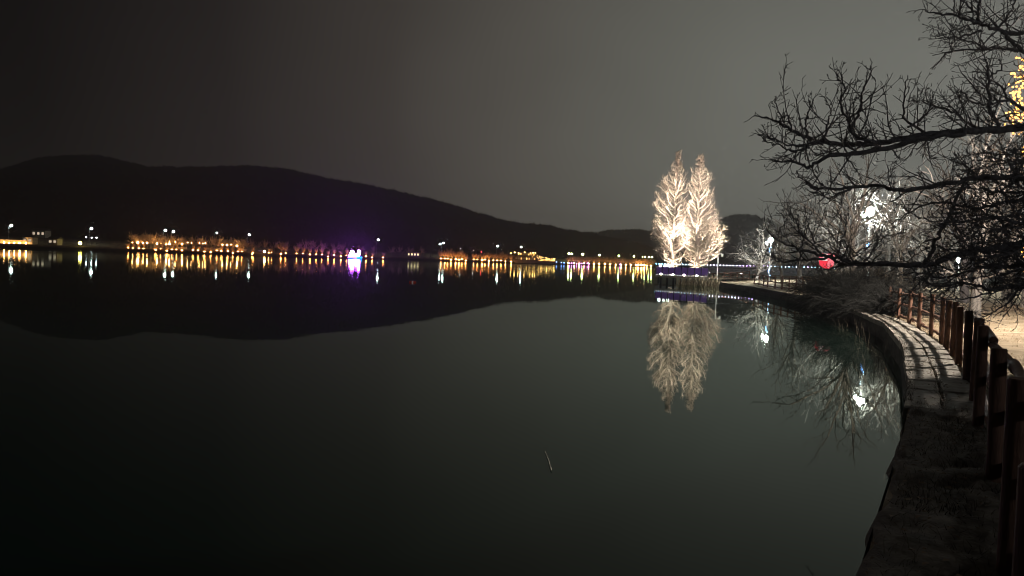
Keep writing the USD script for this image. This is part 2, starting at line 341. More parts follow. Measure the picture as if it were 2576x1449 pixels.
# ------------------------------------------------------------------ log fences
def log(p, q, r, k=14, seed=0):
    p, q = np.asarray(p, float), np.asarray(q, float); R = random.Random(seed)
    n = 7; pts = [p + (q - p) * i / (n - 1) for i in range(n)]
    rad = [r * (1 + R.uniform(-.05, .05)) for _ in range(n)]
    d = (q - p) / np.linalg.norm(q - p)
    pts = [p + d * .0, p + d * .012] + pts[1:-1] + [q - d * .012, q]; rad = [rad[0] * .86, rad[0]] + rad[1:-1] + [rad[-1], rad[-1] * .86]
    return poly_tube(pts, rad, k)
def log_fence(posts, label, h=1.1, rp=.056, rr=.042, levels=(.14, .55, .96), side=(1, -.5), k=14, seed=5, name='log_fence'):
    f = thing(name, label, 'fence'); R = random.Random(seed)
    tops = []
    for i, (x, y) in enumerate(posts):
        z = float(land_z(np.array([x]), np.array([y]))[0])
        hh = h * R.uniform(.97, 1.03)
        part(f, 'post', log((x, y, z - .15), (x + R.uniform(-.02, .02), y + R.uniform(-.02, .02), z + hh), rp * R.uniform(.95, 1.08), k, i), LOG, smooth=40)
        tops.append((x, y, z))
    for i in range(len(posts) - 1):
        a, b = np.array(tops[i]), np.array(tops[i + 1]); t = (b - a) / np.linalg.norm(b - a); n = np.array([t[1], -t[0], 0]); n /= np.linalg.norm(n)
        for l in levels:
            o = n * (rp + rr * .8)
            up = np.array([0, 0, l + R.uniform(-.015, .015)]); s = (.012 if i % 2 else -.012)
            part(f, 'rail', log(a - t * .17 + o + up + [0, 0, s], b + t * .17 + o + up * 1.0 + [0, 0, s + R.uniform(-.02, .02)], rr * R.uniform(.93, 1.1), max(8, k - 4), i * 7 + int(l * 100)), LOG, smooth=40)
    return f
near = [(1.62, 2.2), (2.77, 3.94), (3.90, 5.78), (5.08, 7.84), (6.08, 9.5), (7.17, 11.4), (8.2, 13.3), (9.08, 14.95), (9.75, 16.3), (10.4, 17.6), (11.35, 19.7), (12.3, 22), (13.2, 24.2), (14.1, 26.6), (15.0, 29.0)]
log_fence(near, 'brown log fence with three rails running along the lakeside path', seed=3)
bend = [ground_at(u, D, .7)[:2] for u, D in ((1898, 76), (1909.6, 72), (1920.6, 69), (1931, 66), (1950, 62.5), (1967, 60.5), (1985, 59), (2002.6, 57.5), (2018.7, 56), (2033, 55.5), (2047, 57), (2061, 60), (2082, 66))]
log_fence(bend, 'brown log fence on the far grassy bend beyond the dark shrub', k=8, seed=9, rr=.05, rp=.065)
dk = [ground_at(u, D, .7)[:2] for u, D in ((1822, 93), (1838, 92), (1854, 91), (1869, 90), (1884, 88))]
log_fence(dk, 'dark log fence between the viewing deck and the lamp', k=8, seed=12, rr=.05, rp=.065, levels=(.2, .6, 1.0))

# ------------------------------------------------------------------ far shore terrain: wooded hill with a bank, a farther hill behind
def hor(u): return 655.4 + .03405 * (u - 1288)
YS = np.array([(-2600, 240), (0, 300), (322, 350), (660, 400), (907, 450), (1226, 540), (1373, 650), (1540, 740), (1650, 800), (2600, 900), (5000, 900)], float)
RIDGE = np.array([(-2600, 430), (-1200, 460), (-500, 455), (0, 424), (60, 407), (100, 400), (160, 394), (200, 392), (250, 394), (290, 401), (330, 411), (370, 419), (420, 422), (480, 420), (600, 419), (650, 423), (700, 428), (750, 437), (800, 447), (850, 458), (900, 467), (1000, 485),
                  (1060, 497), (1100, 508), (1160, 527), (1200, 540), (1250, 553), (1300, 565), (1370, 572), (1430, 581), (1490, 591), (1560, 606), (1620, 622), (1680, 640), (1760, 655), (2600, 690), (5000, 770)], float)
YR = 1000.0
def shore_far(u): return np.interp(u, YS[:, 0], YS[:, 1])
def dirx(u):
    """x per metre of depth for the far column u, taken at the horizon"""
    r = ray(u, hor(u)); return r[0] / r[1]
def ridge_z(u):
    v = np.interp(u, RIDGE[:, 0], RIDGE[:, 1]); return max(EYE[2] + (hor(u) - v - 6) / FPX * YR * math.cos(math.atan(dirx(u))) ** 0, 5.0)
def terr(u, s):
    """height of the far shore at s metres behind its waterline"""
    ys = shore_far(u); s = np.asarray(s, float); zr = ridge_z(u); T = YR - ys
    bank = -1.2 + 1.4 * np.clip((s + 6) / 6, 0, 1) + 1.7 * np.clip(s / 8, 0, 1) ** 1.5 + .02 * np.clip(s - 8, 0, 60)
    t = np.clip((s - 35) / (T - 35), 0, 1); rise = (zr - 4) * (t ** 1.25) * (1 + .0 * t)
    fall = np.clip((s - T) / 700, 0, 1)
    return bank + rise * (1 - fall * .8)
US = np.concatenate([np.linspace(-2600, -60, 60), np.linspace(-40, 1800, 370), np.linspace(1830, 5000, 50)])
SS = np.concatenate([[-6, 0, 2, 4, 6, 8, 11, 15, 20, 26, 33], np.linspace(42, 150, 16), np.linspace(165, 420, 22)])
H = np.zeros((len(US), len(SS) + 26, 3))
for i, u in enumerate(US):
    ys = shore_far(u); T = YR - ys
    s0 = SS[SS < 160]; s0 = s0[s0 < T - 60]; s = np.concatenate([s0, np.linspace(max(s0[-1] + 5, 0), T - 30, len(SS) - len(s0) + 1)[1:], np.linspace(T - 25, T + 25, 8), np.linspace(T + 40, T + 700, 18)])
    z = terr(u, s); dx = dirx(u)
    H[i, :, 0] = dx * (ys + s); H[i, :, 1] = ys + s; H[i, :, 2] = z
nz = meshkit.fbm(np.stack([H[..., 0] / 45, H[..., 1] / 45, 0 * H[..., 0]], -1), 5, 8) - .5
wild = np.clip((H[..., 1] - np.array([shore_far(u) for u in US])[:, None] - 60) / 120, 0, 1)
H[..., 2] += nz * 9 * wild
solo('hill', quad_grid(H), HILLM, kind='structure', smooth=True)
R2 = np.array([(1000, 655), (1300, 630), (1400, 603), (1490, 592), (1530, 586), (1600, 583), (1650, 585), (1720, 588), (1780, 572), (1820, 552), (1860, 548), (1900, 554), (1960, 575), (2050, 592), (2200, 588), (2400, 600), (2700, 612), (3600, 660), (5000, 760)], float)
U2 = np.linspace(1000, 5000, 420); H2 = np.zeros((len(U2), 14, 3))
for i, u in enumerate(U2):
    zr = EYE[2] + (hor(u) - np.interp(u, R2[:, 0], R2[:, 1])) / FPX * 1650
    for j, (yd, k) in enumerate(zip([1050, 1100, 1160, 1230, 1300, 1380, 1460, 1530, 1590, 1630, 1650, 1680, 1760, 2000], [-.05, .02, .08, .16, .27, .42, .6, .76, .9, .975, 1, .98, .85, .2])):
        H2[i, j] = (dirx(u) * yd, yd, zr * k)
H2[:, 2:, 2] += (meshkit.fbm(np.stack([H2[:, 2:, 0] / 50, H2[:, 2:, 1] / 50, 0 * H2[:, 2:, 0]], -1), 5, 4) - .5) * 13
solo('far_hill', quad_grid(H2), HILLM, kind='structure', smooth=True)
# bare woodland covering the hill (reads as one mass): instanced ragged tree crowns
protos = []
wi = UsdGeom.PointInstancer.Define(stage, '/World/hillside_woodland')
for k in range(4):
    w = Wood(40 + k)
    for j in range(9):
        a = w.r.uniform(0, 6.28); e = w.r.uniform(.5, 1.3)
        w.grow((0, 0, 2.0 + w.r.uniform(0, 2)), (math.cos(a) * math.cos(e), math.sin(a) * math.cos(e), math.sin(e)), w.r.uniform(2.5, 4.5), .12, 0, [(2, .15, .08, 1.2, 40, .6), (2, .2, .05, 1.0, 40, .6)])
    V, F = w.mesh(3)
    b = trimesh.creation.icosphere(2, 1.0); bv = np.array(b.vertices); bv *= (1 + .55 * (meshkit.noise(bv * 2.3 + k * 7, k)[:, None] - .5) + nrng.uniform(-.13, .13, (len(bv), 1))); bv = bv * [2.5, 2.5, 2.1] + [0, 0, 4.2]
    p = '/World/hillside_woodland/tree_%03d' % k if k else '/World/hillside_woodland/tree'
    usdkit.mesh(stage, p, join((V, F), (bv, np.array(b.faces))), WOOD); protos.append(Sdf.Path(p))
pos, idx, scl, ori = [], [], [], []
for _ in range(26000):
    u = rng.uniform(-700, 1640); ys = shore_far(u); T = YR - ys
    s = rng.uniform(70, T + 30) if rng.random() < .62 else T + rng.uniform(-35, 18)
    z = float(terr(u, s))
    i = int(np.argmin(abs(US - u)));
    z = float(np.interp(ys + s, H[i, :, 1], H[i, :, 2]))
    pos.append((dirx(u) * (ys + s), ys + s, z - (1.3 if u < 700 else 1.5) + .7 * rng.random())); idx.append(rng.randrange(4)); q = rng.uniform(.42, .80) * (1.15 if u < 700 else 1.45); scl.append((q, q, q * rng.uniform(.8, 1.25)))
    a = rng.uniform(0, math.pi); ori.append(Gf.Quath(math.cos(a), 0, 0, math.sin(a)))
for _ in range(2600):
    u = rng.uniform(1330, 2600); j = rng.choice([4, 5, 6, 7, 8, 9, 9, 10, 10, 10]); i = int(np.argmin(abs(U2 - u))); q = rng.uniform(.8, 1.5)
    p = H2[i, j]; pos.append((p[0], p[1] + rng.uniform(-20, 10), p[2] - 4)); idx.append(rng.randrange(4)); scl.append((q, q, q)); a = rng.uniform(0, math.pi); ori.append(Gf.Quath(math.cos(a), 0, 0, math.sin(a)))
wi.CreatePrototypesRel().SetTargets(protos)
wi.CreateProtoIndicesAttr(Vt.IntArray(idx)); wi.CreatePositionsAttr(Vt.Vec3fArray([Gf.Vec3f(*map(float, p)) for p in pos]))
wi.CreateScalesAttr(Vt.Vec3fArray([Gf.Vec3f(*map(float, p)) for p in scl])); wi.CreateOrientationsAttr(Vt.QuathArray(ori))
tag(wi.GetPrim(), 'dark bare winter woodland covering the hills across the lake', 'woodland', kind='stuff')

# ------------------------------------------------------------------ haze over the lake
HAZE = usdkit.material(stage, '/World/Looks/night_haze', {'v': ('principled_volume', {'color': (.92, .94, .97), 'density': .00031, 'anisotropy': .68})}, [], volume='v.volume')
hz_box = box(np.array([-2500.0, -290, -1.5]), np.array([2500.0, 2550, 150]))
solo('haze', tm(hz_box), HAZE, 'thin night haze hanging over the lake', 'haze', kind='stuff')

# ------------------------------------------------------------------ far shore things
def far_pt(u, s):
    ys = shore_far(u); D = ys + s; return np.array([dirx(u) * D, D, float(terr(u, s))])
def px(D): return D / FPX        # metres per picture unit at depth D
# cold white street lamps
def street_lamp(path, h, mat, r, arm=1.2, two=False):
    part(path, 'pole', poly_tube([(0, 0, -.5), (0, 0, h * .5), (0, 0, h)], [.13, .10, .08], 8), METAL)
    part(path, 'arm', poly_tube([(0, 0, h - .1), (arm * .5, 0, h + .25), (arm, 0, h + .3)], [.07, .06, .05], 6), METAL)
    part(path, 'lamp_head', ball((arm, 0, h + .1), r, 2), mat, smooth=True)
    if two:
        part(path, 'arm', poly_tube([(0, 0, h - .9), (-arm * .5, 0, h - .65), (-arm, 0, h - .6)], [.07, .06, .05], 6), METAL)
        part(path, 'lamp_head', ball((-arm, 0, h - .8), r * .9, 2), mat, smooth=True)
COLD = glow('cold_lamp', (.80, 1.0, .95), 38.0)
LIME = glow('lime_white_lamp', (.82, 1.0, .36), 26.0)
SMALLW = glow('small_white_lamp', (.9, .97, 1.0), 14.0)
WARM = glow('warm_lamp', (1.0, .50, .16), 85.0)
AMBER = glow('amber_uplight', (1.0, .34, .07), 75.0)
AMBER2 = glow('pale_amber_uplight', (1.0, .44, .12), 75.0); AMBERR = glow('orange_uplight', (1.0, .36, .08), 105.0)
YELLOW = glow('yellow_lamp', (1.0, .80, .16), 34.0)
BLUE = glow('blue_lamp', (.18, .36, 1.0), 7.0)
VIOLET = glow('violet_lamp', (.85, .18, 1.0), 9.0)
REDL = glow('red_lamp', (1.0, .05, .06), 9.0)
cold = [(28.3, 568, 45, .62, 0, 'leftmost white street lamp above the far shore'), (229.6, 575.3, 45, .6, 0, 'white street lamp above the three small lamps and the yellow lamp'),
        (415.6, 579.3, 45, .62, 0, 'left lamp of the close pair of white street lamps over the amber shore'), (435.4, 583, 42, .55, 0, 'right lamp of the close pair of white street lamps over the amber shore'),
        (544.5, 585.9, 45, .42, 0, 'small white street lamp above the middle of the amber-lit shore'), (626.5, 590.7, 45, .55, 0, 'white street lamp at the right end of the amber-lit shore'),
        (950.7, 603.4, 45, .6, 0, 'white street lamp just right of the glowing violet boat'), (1110, 611.5, 45, .68, 1, 'twin-headed white street lamp between the violet boat and the restaurant'),
        (1251.2, 619.3, 45, .78, 0, 'white street lamp left of the golden restaurant'), (1310, 621.8, 45, .74, 0, 'white street lamp standing over the roof of the golden restaurant')]
for u, v, s, r, two, lab in cold:
    p = far_pt(u, s); top = at(u, v, p[1]); h = top[2] - p[2]
    path = thing('street_lamp', lab, 'street lamp', (p[0] - 1.2 * (not two), p[1], p[2]), 0, group='white street lamps on the far shore')
    street_lamp(path, h, COLD, r, 1.2, bool(two))
lime = [(1430.2, 637.9, .95, 'left lamp of the close pair of lime-white street lamps right of the restaurant'), (1437.3, 638.7, .9, 'right lamp of the close pair of lime-white street lamps right of the restaurant'), (1464.8, 640.1, 1.05, 'lime-white street lamp over the violet shore lights'),
        (1507.1, 642, 1.0, 'fourth lime-white street lamp from the restaurant'), (1556, 643.8, 1.0, 'lime-white street lamp above the single violet light'), (1594.3, 644.8, 1.0, 'lime-white street lamp left of the two bright trees'),
        (1615.3, 646.3, .4, 'smallest lime-white lamp in the row left of the bright trees'), (1621.9, 646.3, .62, 'small lime-white lamp beside the smallest of the row'), (1632.1, 647, .7, 'lime-white lamp second nearest the bright trees'), (1639, 647.4, .85, 'lime-white lamp nearest the bright trees')]
for u, v, r, lab in lime:
    p = far_pt(u, 40); top = at(u, v, p[1])
    path = thing('street_lamp', lab, 'street lamp', (p[0] - 1.4, p[1], p[2]), group='lime-white street lamps on the far shore')
    street_lamp(path, top[2] - p[2], LIME, r, 1.4)
# path lamps: short posts with a warm globe
def post_lamp(name, u, v, s, mat, r, lab, cat, group):
    p = far_pt(u, s); top = at(u, v, p[1]); h = max(top[2] - p[2], .35)
    path = thing(name, lab, cat, p, group=group)
    part(path, 'post', poly_tube([(0, 0, -.3), (0, 0, h)], [.08, .06], 6), DARKMETAL)
    part(path, 'globe', ball((0, 0, h), r * .85, 2), mat, smooth=True)
z1 = lambda x, y: (x / 6.826, 540.9 + y / 6.826)
z2 = lambda x, y: (314.5 + x / 6.826, 540.9 + y / 6.826)
z3 = lambda x, y: (628.9 + x / 6.826, 566 + y / 6.826)
z4 = lambda x, y: (1006.3 + x / 6.826, 578.6 + y / 6.826)
z5 = lambda x, y: (1320.8 + x / 6.826, 578.6 + y / 6.826)
for i, (x, y) in enumerate([(70, 485), (157, 485), (247, 487), (337, 488), (445, 490)]):
    post_lamp('path_lamp', *z1(x, y), 22, WARM, (.42, .36, .3, .45, .42)[i], '%s warm globe lamp from the left picture edge' % ORD[i], 'path lamp', 'warm globe lamps on the far left shore')
for i, (x, y) in enumerate([(1480, 383), (1572, 388), (1655, 390)]):
    post_lamp('terrace_lamp', *z1(x, y), 40, SMALLW, .36, '%s of three small white lamps right above the yellow lamp' % ('left', 'middle', 'right')[i], 'lamp', 'three small white lamps')
post_lamp('yellow_lamp', *z1(1375, 482), 14, YELLOW, .85, 'single bright yellow lamp on the dark far left shore', 'lamp', None)
warm2 = [(125, 470, .22), (220, 475, .58), (305, 480, .46), (380, 475, .40), (550, 490, .42), (615, 487, .16), (708, 505, .34), (760, 500, .48), (763, 460, .2), (862, 462, .22), (980, 500, .45), (1073, 472, .25), (1137, 480, .16), (1275, 482, .2), (1335, 485, .18), (1377, 482, .22), (1672, 508, .36), (1750, 515, .34), (1820, 508, .2), (1923, 528, .48)]
for i, (x, y, r) in enumerate(warm2):
    post_lamp('path_lamp', *z2(x, y), 22, WARM, r, '%s warm lamp from the left on the road above the amber uplights' % ORD[i], 'path lamp', 'warm lamps along the far road')
post_lamp('waterside_lamp', *z2(2395, 627), 1.5, WARM, .62, 'bright warm lamp low at the water right of the amber-lit shore', 'lamp', None)
post_lamp('red_light', *z4(1392, 377), 25, REDL, .4, 'small red light above the amber trees left of the restaurant', 'light', None)
for i, (x, y) in enumerate([(1035, 318), (1255, 352)]):
    post_lamp('white_light', *z4(x, y), 40, SMALLW, .3, '%s of two tiny white lights above the amber trees left of the restaurant' % ('left', 'right')[i], 'light', 'tiny white lights')
for i, (x, y) in enumerate([(45, 525), (245, 540), (460, 548), (540, 548), (625, 558), (670, 562)]):
    post_lamp('blue_light', *z5(x, y), 4, BLUE, .62, '%s small blue light from the left on the shore below the restaurant terrace' % ORD[i], 'light', 'small blue shore lights')
for i, (x, y) in enumerate([(765, 570), (800, 568), (835, 575), (885, 580), (940, 572), (975, 575), (1020, 575), (1070, 572), (1100, 580)]):
    post_lamp('violet_light', *z5(x, y), 4, VIOLET, .62, '%s violet light from the left in the row on the far shore' % ORD[i], 'light', 'row of violet shore lights')
post_lamp('violet_light', *z5(1635, 592), 4, VIOLET, .8, 'single violet light apart from the row, further right', 'light', None)
for i, (x, y) in enumerate([(1943, 602), (2003, 597), (2047, 604)]):
    post_lamp('shore_globe', *z5(x, y), .5, AMBER2, 1.15 - .15 * (i == 1), '%s of three round warm lights on the water edge left of the deck' % ('left', 'middle', 'right')[i], 'light', 'three round warm lights left of the deck')

# small bare trees lit from below, each with its uplight
def vase_tree(seed, h, spread, n1=9):
    w = Wood(seed); w.add((0, 0, -.3), (0, 0, h * .22), .10, .085)
    for j in range(n1):
        a = j * 2.4 + w.r.uniform(-.4, .4); e = math.radians(w.r.uniform(52, 84))
        w.grow((0, 0, h * .18), (math.cos(a) * math.cos(e) * spread, math.sin(a) * math.cos(e) * spread, math.sin(e)), h * w.r.uniform(.42, .62), .05, 0,
               [(4, .09, .03, 3.2, 24, .5), (3, .12, .05, 3.6, 28, .5), (2, .15, .04, 0, 25, .5)])
    w.ra = [max(q, .042) for q in w.ra]; w.rb = [max(q, .038) for q in w.rb]
    return w
uplit_protos = {}
def tree_parts(path, w, split, mt, mc):
    a = np.array(w.ra); V0 = [i for i in range(len(a)) if a[i] >= split]; V1 = [i for i in range(len(a)) if a[i] < split]
    f = lambda I, k: tubes([w.a[i] for i in I], [w.b[i] for i in I], [w.ra[i] for i in I], [w.rb[i] for i in I], k)
    part(path, 'trunk', f(V0, 6), mt); part(path, 'crown', f(V1, 3), mc)
def uplit_tree(u, vb, s, h, lab, group, kind):
    p = far_pt(u, s); k = rng.randrange(3); key = (kind, k); sc = h / 4.0 * rng.uniform(.92, 1.08); rot = rng.uniform(0, 360)
    if key not in uplit_protos:
        uplit_protos[key] = thing('uplit_tree', lab, 'tree', p, rot, sc, group)
        tree_parts(uplit_protos[key], vase_tree(60 + k, 4.0, 1.0 if kind == 'vase' else 1.5, 13 if kind == 'vase' else 16), .05, BARK_GREY, TWIG_LIT)
    else: copy(uplit_protos[key], lab, p, rot, sc, 'uplit_tree', group=group)
    return p, sc
up_light = {}
def uplight(p, sc, mat, key, r, lab, group):
    loc = (p[0] + rng.uniform(-.3, .3), p[1] - .95 * sc, p[2] - .1); 
    if key not in up_light:
        up_light[key] = thing('uplight', lab, 'uplight', loc, 0, r, group)
        part(up_light[key], 'housing', poly_tube([(0, 0, -1.4), (0, 0, -.5)], [.5, .6], 8), DARKMETAL); part(up_light[key], 'lens', ball((0, 0, 0), 1.0, 2), mat, smooth=True)
    else: copy(up_light[key], lab, loc, 0, r, 'uplight', group=group)
rows = []
for x, y, r in [(57, 570, .42), (152, 567, .36), (243, 567, .4), (325, 570, .4), (542, 575, .48), (632, 573, .36), (728, 575, .5), (815, 545, .4), (890, 540, .36), (980, 545, .42), (1180, 570, .5), (1270, 590, .5), (1382, 590, .5), (1485, 602, .42), (1572, 590, .48), (1662, 570, .5), (1763, 598, .5), (1853, 610, .36), (1953, 590, .5), (2008, 562, .42), (2198, 570, .4), (2475, 610, .42), (2520, 610, .36)]:
    rows.append((*z2(x, y), rng.uniform(2.2, 3.3), r * .78, 'left'))
for x, y, hh in [(52, 405, 80), (540, 400, 165), (615, 400, 115), (800, 410, 105), (917, 410, 95), (1032, 412, 90), (1142, 412, 90), (1237, 420, 100), (1350, 422, 95), (1448, 430, 95), (1562, 435, 85), (1668, 437, 90), (1993, 450, 75), (2105, 448, 80), (2297, 440, 90)]:
    rows.append((*z3(x, y), hh / 6.826 * px(455) * 1.15, .34, 'middle'))
for x, y in [(700, 487), (765, 465), (825, 460), (885, 465), (957, 475), (1010, 470), (1065, 470), (1128, 487), (1270, 475), (1335, 480), (1410, 480), (1460, 490), (1525, 485), (1605, 500), (1665, 500), (1733, 520), (1813, 520), (1905, 525), (2023, 490)]:
    rows.append((*z4(x, y), rng.uniform(4.6, 6.6), .42, 'right'))
cnt = {'left': 0, 'middle': 0, 'right': 0}
nm = {'left': ('amber-lit tree from the left on the far left shore', 'amber-lit trees on the far left shore'), 'middle': ('slim amber-lit tree from the left in the row beside the violet boat', 'amber-lit trees around the violet boat'), 'right': ('bushy orange-lit tree from the left in the group left of the restaurant', 'orange-lit trees left of the restaurant')}
for u, v, h, r, side in rows:
    i = cnt[side]; cnt[side] += 1
    p, sc = uplit_tree(u, v, 4.5 + rng.uniform(0, 8), h, '%s %s' % (ORD[i], nm[side][0]), nm[side][1], 'vase' if side != 'right' else 'bush')
    uplight(p, sc, AMBERR if side == 'right' else AMBER, 'orange' if side == 'right' else 'amber', r, '%s amber uplight from the left %s' % (ORD[i], {'left': 'on the far left shore', 'middle': 'in the row beside the violet boat', 'right': 'under the bushy trees left of the restaurant'}[side]), 'amber uplights on the far shore')
for i in range(34):
    u = z5(745 + i * 44.5 + rng.uniform(-8, 8), 0)[0]
    p, sc = uplit_tree(u, 0, 6 + rng.uniform(0, 4), rng.uniform(6.0, 8.2), '%s pale amber-lit tree from the left in the row right of the restaurant' % ORD[i], 'amber-lit trees right of the restaurant', 'bush')
    if i % 2 == 0: uplight(p, sc, AMBER2, 'pale', .6, 'pale amber uplight under the %s tree right of the restaurant' % ORD[i], 'pale amber uplights right of the restaurant')
# larger bare trees along the road behind, dimly lit brown
def round_tree(seed, h, rad, n1=10, cfg=None):
    w = Wood(seed); w.grow((0, 0, -.3), (0, 0, 1), h * .38, h * .022, 0, [(4, .05, .05, 0, 0, 0)])
    for j in range(n1):
        a = j * 2.4 + w.r.uniform(-.5, .5); e = math.radians(w.r.uniform(18, 78)); z = h * w.r.uniform(.22, .38)
        w.grow((0, 0, z), (math.cos(a) * math.cos(e), math.sin(a) * math.cos(e), math.sin(e)), rad * w.r.uniform(.55, .85), h * .010, 0,
               cfg or [(5, .13, .05, 1.8, 38, .55), (4, .17, .04, 2.6, 38, .5), (3, .2, .03, 2.6, 35, .5), (2, .2, .02, 0, 0, .5)])
    return w
roadp = []
for i, (u, h) in enumerate(sorted([(345, 8), (362, 9), (380, 8.5), (398, 8), (420, 9), (445, 7.5), (470, 7), (495, 7.5), (520, 7), (545, 8.5), (560, 7.5), (580, 9), (600, 8), (618, 8), (648, 7), (690, 7.5), (770, 9), (790, 9.5), (812, 8.5), (842, 8), (940, 7), (985, 8), (1005, 8), (1030, 8.5), (1060, 8), (1132, 9), (1160, 8), (1265, 8.5), (1640, 9), (1600, 9), (1570, 8), (335, 8.5), (354, 8), (371, 9), (389, 8.5), (409, 8), (432, 8.5), (457, 8), (483, 8), (508, 8), (532, 8), (552, 8.5), (571, 8), (590, 8), (609, 8.5), (632, 7.5), (666, 7.5), (722, 7.5), (750, 8), (860, 8), (905, 7.5)])):
    p = far_pt(u, 26 + rng.uniform(-1, 9)); lab = '%s dim brown bare tree from the left along the far shore road' % ORD[i]; g = 'dim bare trees along the far road'
    if i < 2:
        roadp.append(thing('roadside_tree', lab, 'tree', p, 0, h / 8, g)); tree_parts(roadp[-1], (lambda w: (w, setattr(w, 'ra', [max(q, .075) for q in w.ra]), setattr(w, 'rb', [max(q, .07) for q in w.rb]))[0])(round_tree(80 + i, 8, 4.2, 14, [(4, .13, .05, 1.5, 38, .55), (3, .17, .04, 2.0, 38, .5), (2, .2, .03, 0, 35, .5)])), .08, BARK_GREY, TWIG_LIT)
    else: copy(roadp[i % 2], lab, p, rng.uniform(0, 360), h / 8, 'roadside_tree')
# pale low walls along the far road
for i, (u0, u1, s) in enumerate([(447, 470, 26), (519, 554, 26), (600, 620, 25), (650, 664, 24), (1150, 1178, 26)]):
    a, b = far_pt(u0, s), far_pt(u1, s); w = box(np.array([0, 0, -.5]), np.array([np.linalg.norm((b - a)[:2]), .3, 1.0]))
    pt = thing('road_wall', '%s low pale wall from the left along the far shore road' % ORD[i], 'wall', (a[0], a[1], a[2]), math.degrees(math.atan2(b[1] - a[1], b[0] - a[0])), group='low pale walls on the far road')
    L = np.linalg.norm((b - a)[:2]); part(pt, 'wall', tm(box(np.array([0, 0, -.5]), np.array([L, .3, .95]))), CONCRETE); part(pt, 'coping', tm(box(np.array([-.05, -.06, .952]), np.array([L + .05, .36, 1.1]))), WHITE)

# houses on the far shore
def cottage(u, s, w, d, h, lab, lit, nwin=2, rot=0):
    p = far_pt(u, s); t = thing('far_house', lab, 'house', p, rot)
    part(t, 'wall', tm(box(np.array([-w / 2, -d / 2, -1]), np.array([w / 2, d / 2, h]))), CONCRETE)
    pr = trimesh.convex.convex_hull(np.array([(sx_ * (w / 2 + .5), sy * (d / 2 + .5), h + .01) for sx_ in (-1, 1) for sy in (-1, 1)] + [(sx_ * (w / 2 + .5), 0, h + d * .28) for sx_ in (-1, 1)]))
    part(t, 'roof', tm(pr), ROOF)
    for k in range(nwin):
        x = -w / 2 + w * (k + .5) / nwin
        f = part(t, 'window', tm(box(np.array([x - .75, -d / 2 - .08, h * .30]), np.array([x + .75, -d / 2 - .003, h * .82]))), DARKMETAL)
        part(f, 'pane', tm(box(np.array([x - .62, -d / 2 - .11, h * .35]), np.array([x + .62, -d / 2 - .083, h * .78]))), lit)
PANE_DIM = glow('dim_lit_pane', (1.0, .82, .58), .5); PANE_WARM = glow('warm_lit_pane', (1.0, .78, .40), 1.6); PANE_GOLD = glow('golden_lit_pane', (1.0, .56, .15), 2.4)
cottage(139, 22, 4.2, 4, 2.8, 'small pale cottage in the dark left of the yellow lamp', PANE_DIM)
cottage(76, 24, 4.5, 4, 3.0, 'pale cottage just right of the left warm globe lamps', PANE_DIM, 2)
cottage(104, 70, 7, 5, 3.4, 'dim grey house high on the dark left slope', PANE_DIM, 3)
cottage(1041, 30, 8.5, 5, 3.2, 'low lit hut right of the violet boat', PANE_WARM, 4)
a, b = far_pt(-4, 23), far_pt(70, 23); L = np.linalg.norm((b - a)[:2])
pt = thing('lit_wall', 'warm-lit low wall under the globe lamps at the left picture edge', 'wall', tuple(a), math.degrees(math.atan2(b[1] - a[1], b[0] - a[0])))
part(pt, 'wall', tm(box(np.array([0, 0, -1]), np.array([L, .3, 1.5]))), PLASTER2); part(pt, 'coping', tm(box(np.array([-.05, -.06, 1.502]), np.array([L + .05, .36, 1.65]))), CONCRETE)
# pine silhouette
p = far_pt(1082, 34); t = thing('pine_tree', 'dark spreading pine left of the twin-headed street lamp', 'tree', p)
part(t, 'trunk', poly_tube([(0, 0, -.3), (.4, 0, 3), (-.2, 0, 6), (.3, 0, 8.2)], [.25, .2, .14, .06], 7), BARK_DARK)
cl = []
for k in range(9):
    a = rng.uniform(0, 6.28); z = 4.5 + k * .45; b = trimesh.creation.icosphere(2, 1.0); bv = np.array(b.vertices); bv *= 1 + nrng.uniform(-.25, .25, (len(bv), 1)); r = 2.2 - abs(k - 4) * .25
    cl.append((bv * [r, r, .5] + [math.cos(a) * 1.6, math.sin(a) * 1.0, z], np.array(b.faces)))
part(t, 'crown', join(*cl), EVERGREEN)

# ------------------------------------------------------------------ glowing boat-shaped light sculpture near the far shore
bo = at(893, 653, 425.0); bo[2] = 0
S = px(425.0)   # metres per picture unit there
boat = thing('light_sculpture', 'glowing violet and white figure-topped lantern boat floating by the far shore', 'light sculpture', bo)
PINKL = glow('violet_lantern', (.46, .08, 1.0), 170.0); PINKW = glow('pink_white_lantern', (.56, .10, 1.0), 125.0); BLUEL = glow('blue_lantern', (.03, .40, 1.0), 2.2); DEEP = glow('magenta_lantern', (.9, .06, .75), 7.0)
def blob(parts_):
    out = []
    for c, r in parts_:
        b = trimesh.creation.icosphere(3, 1.0); out.append((np.array(b.vertices) * r + c, np.array(b.faces)))
    return join(*out)
hull = trimesh.convex.convex_hull(np.array([(x, y * (1 - (abs(x) / 4.4) ** 3 * .8), z + (.35 if z > .8 else 0) * (abs(x) / 4) ** 2) for x in np.linspace(-4, 4, 13) for y in (-1.3, 1.3) for z in (.25, 1.1)]))
part(boat, 'hull', tm(hull), BLUEL)
part(boat, 'rim', poly_tube([(-4.0, -1.5, .85), (-2, -1.55, .7), (0, -1.6, .65), (1.0, -1.55, .7)], .16, 8), DEEP, label='magenta glowing rim of the boat')
part(boat, 'figure', blob([((-1.9, 0, 2.0), (1.5, .9, 1.5)), ((-1.7, 0, 3.9), (1.15, .9, 1.25)), ((-3.1, 0, 1.6), (.9, .7, .8)), ((-2.9, 0, 2.9), (.5, .5, .6))]), PINKW, label='larger white-pink figure on the left of the boat')
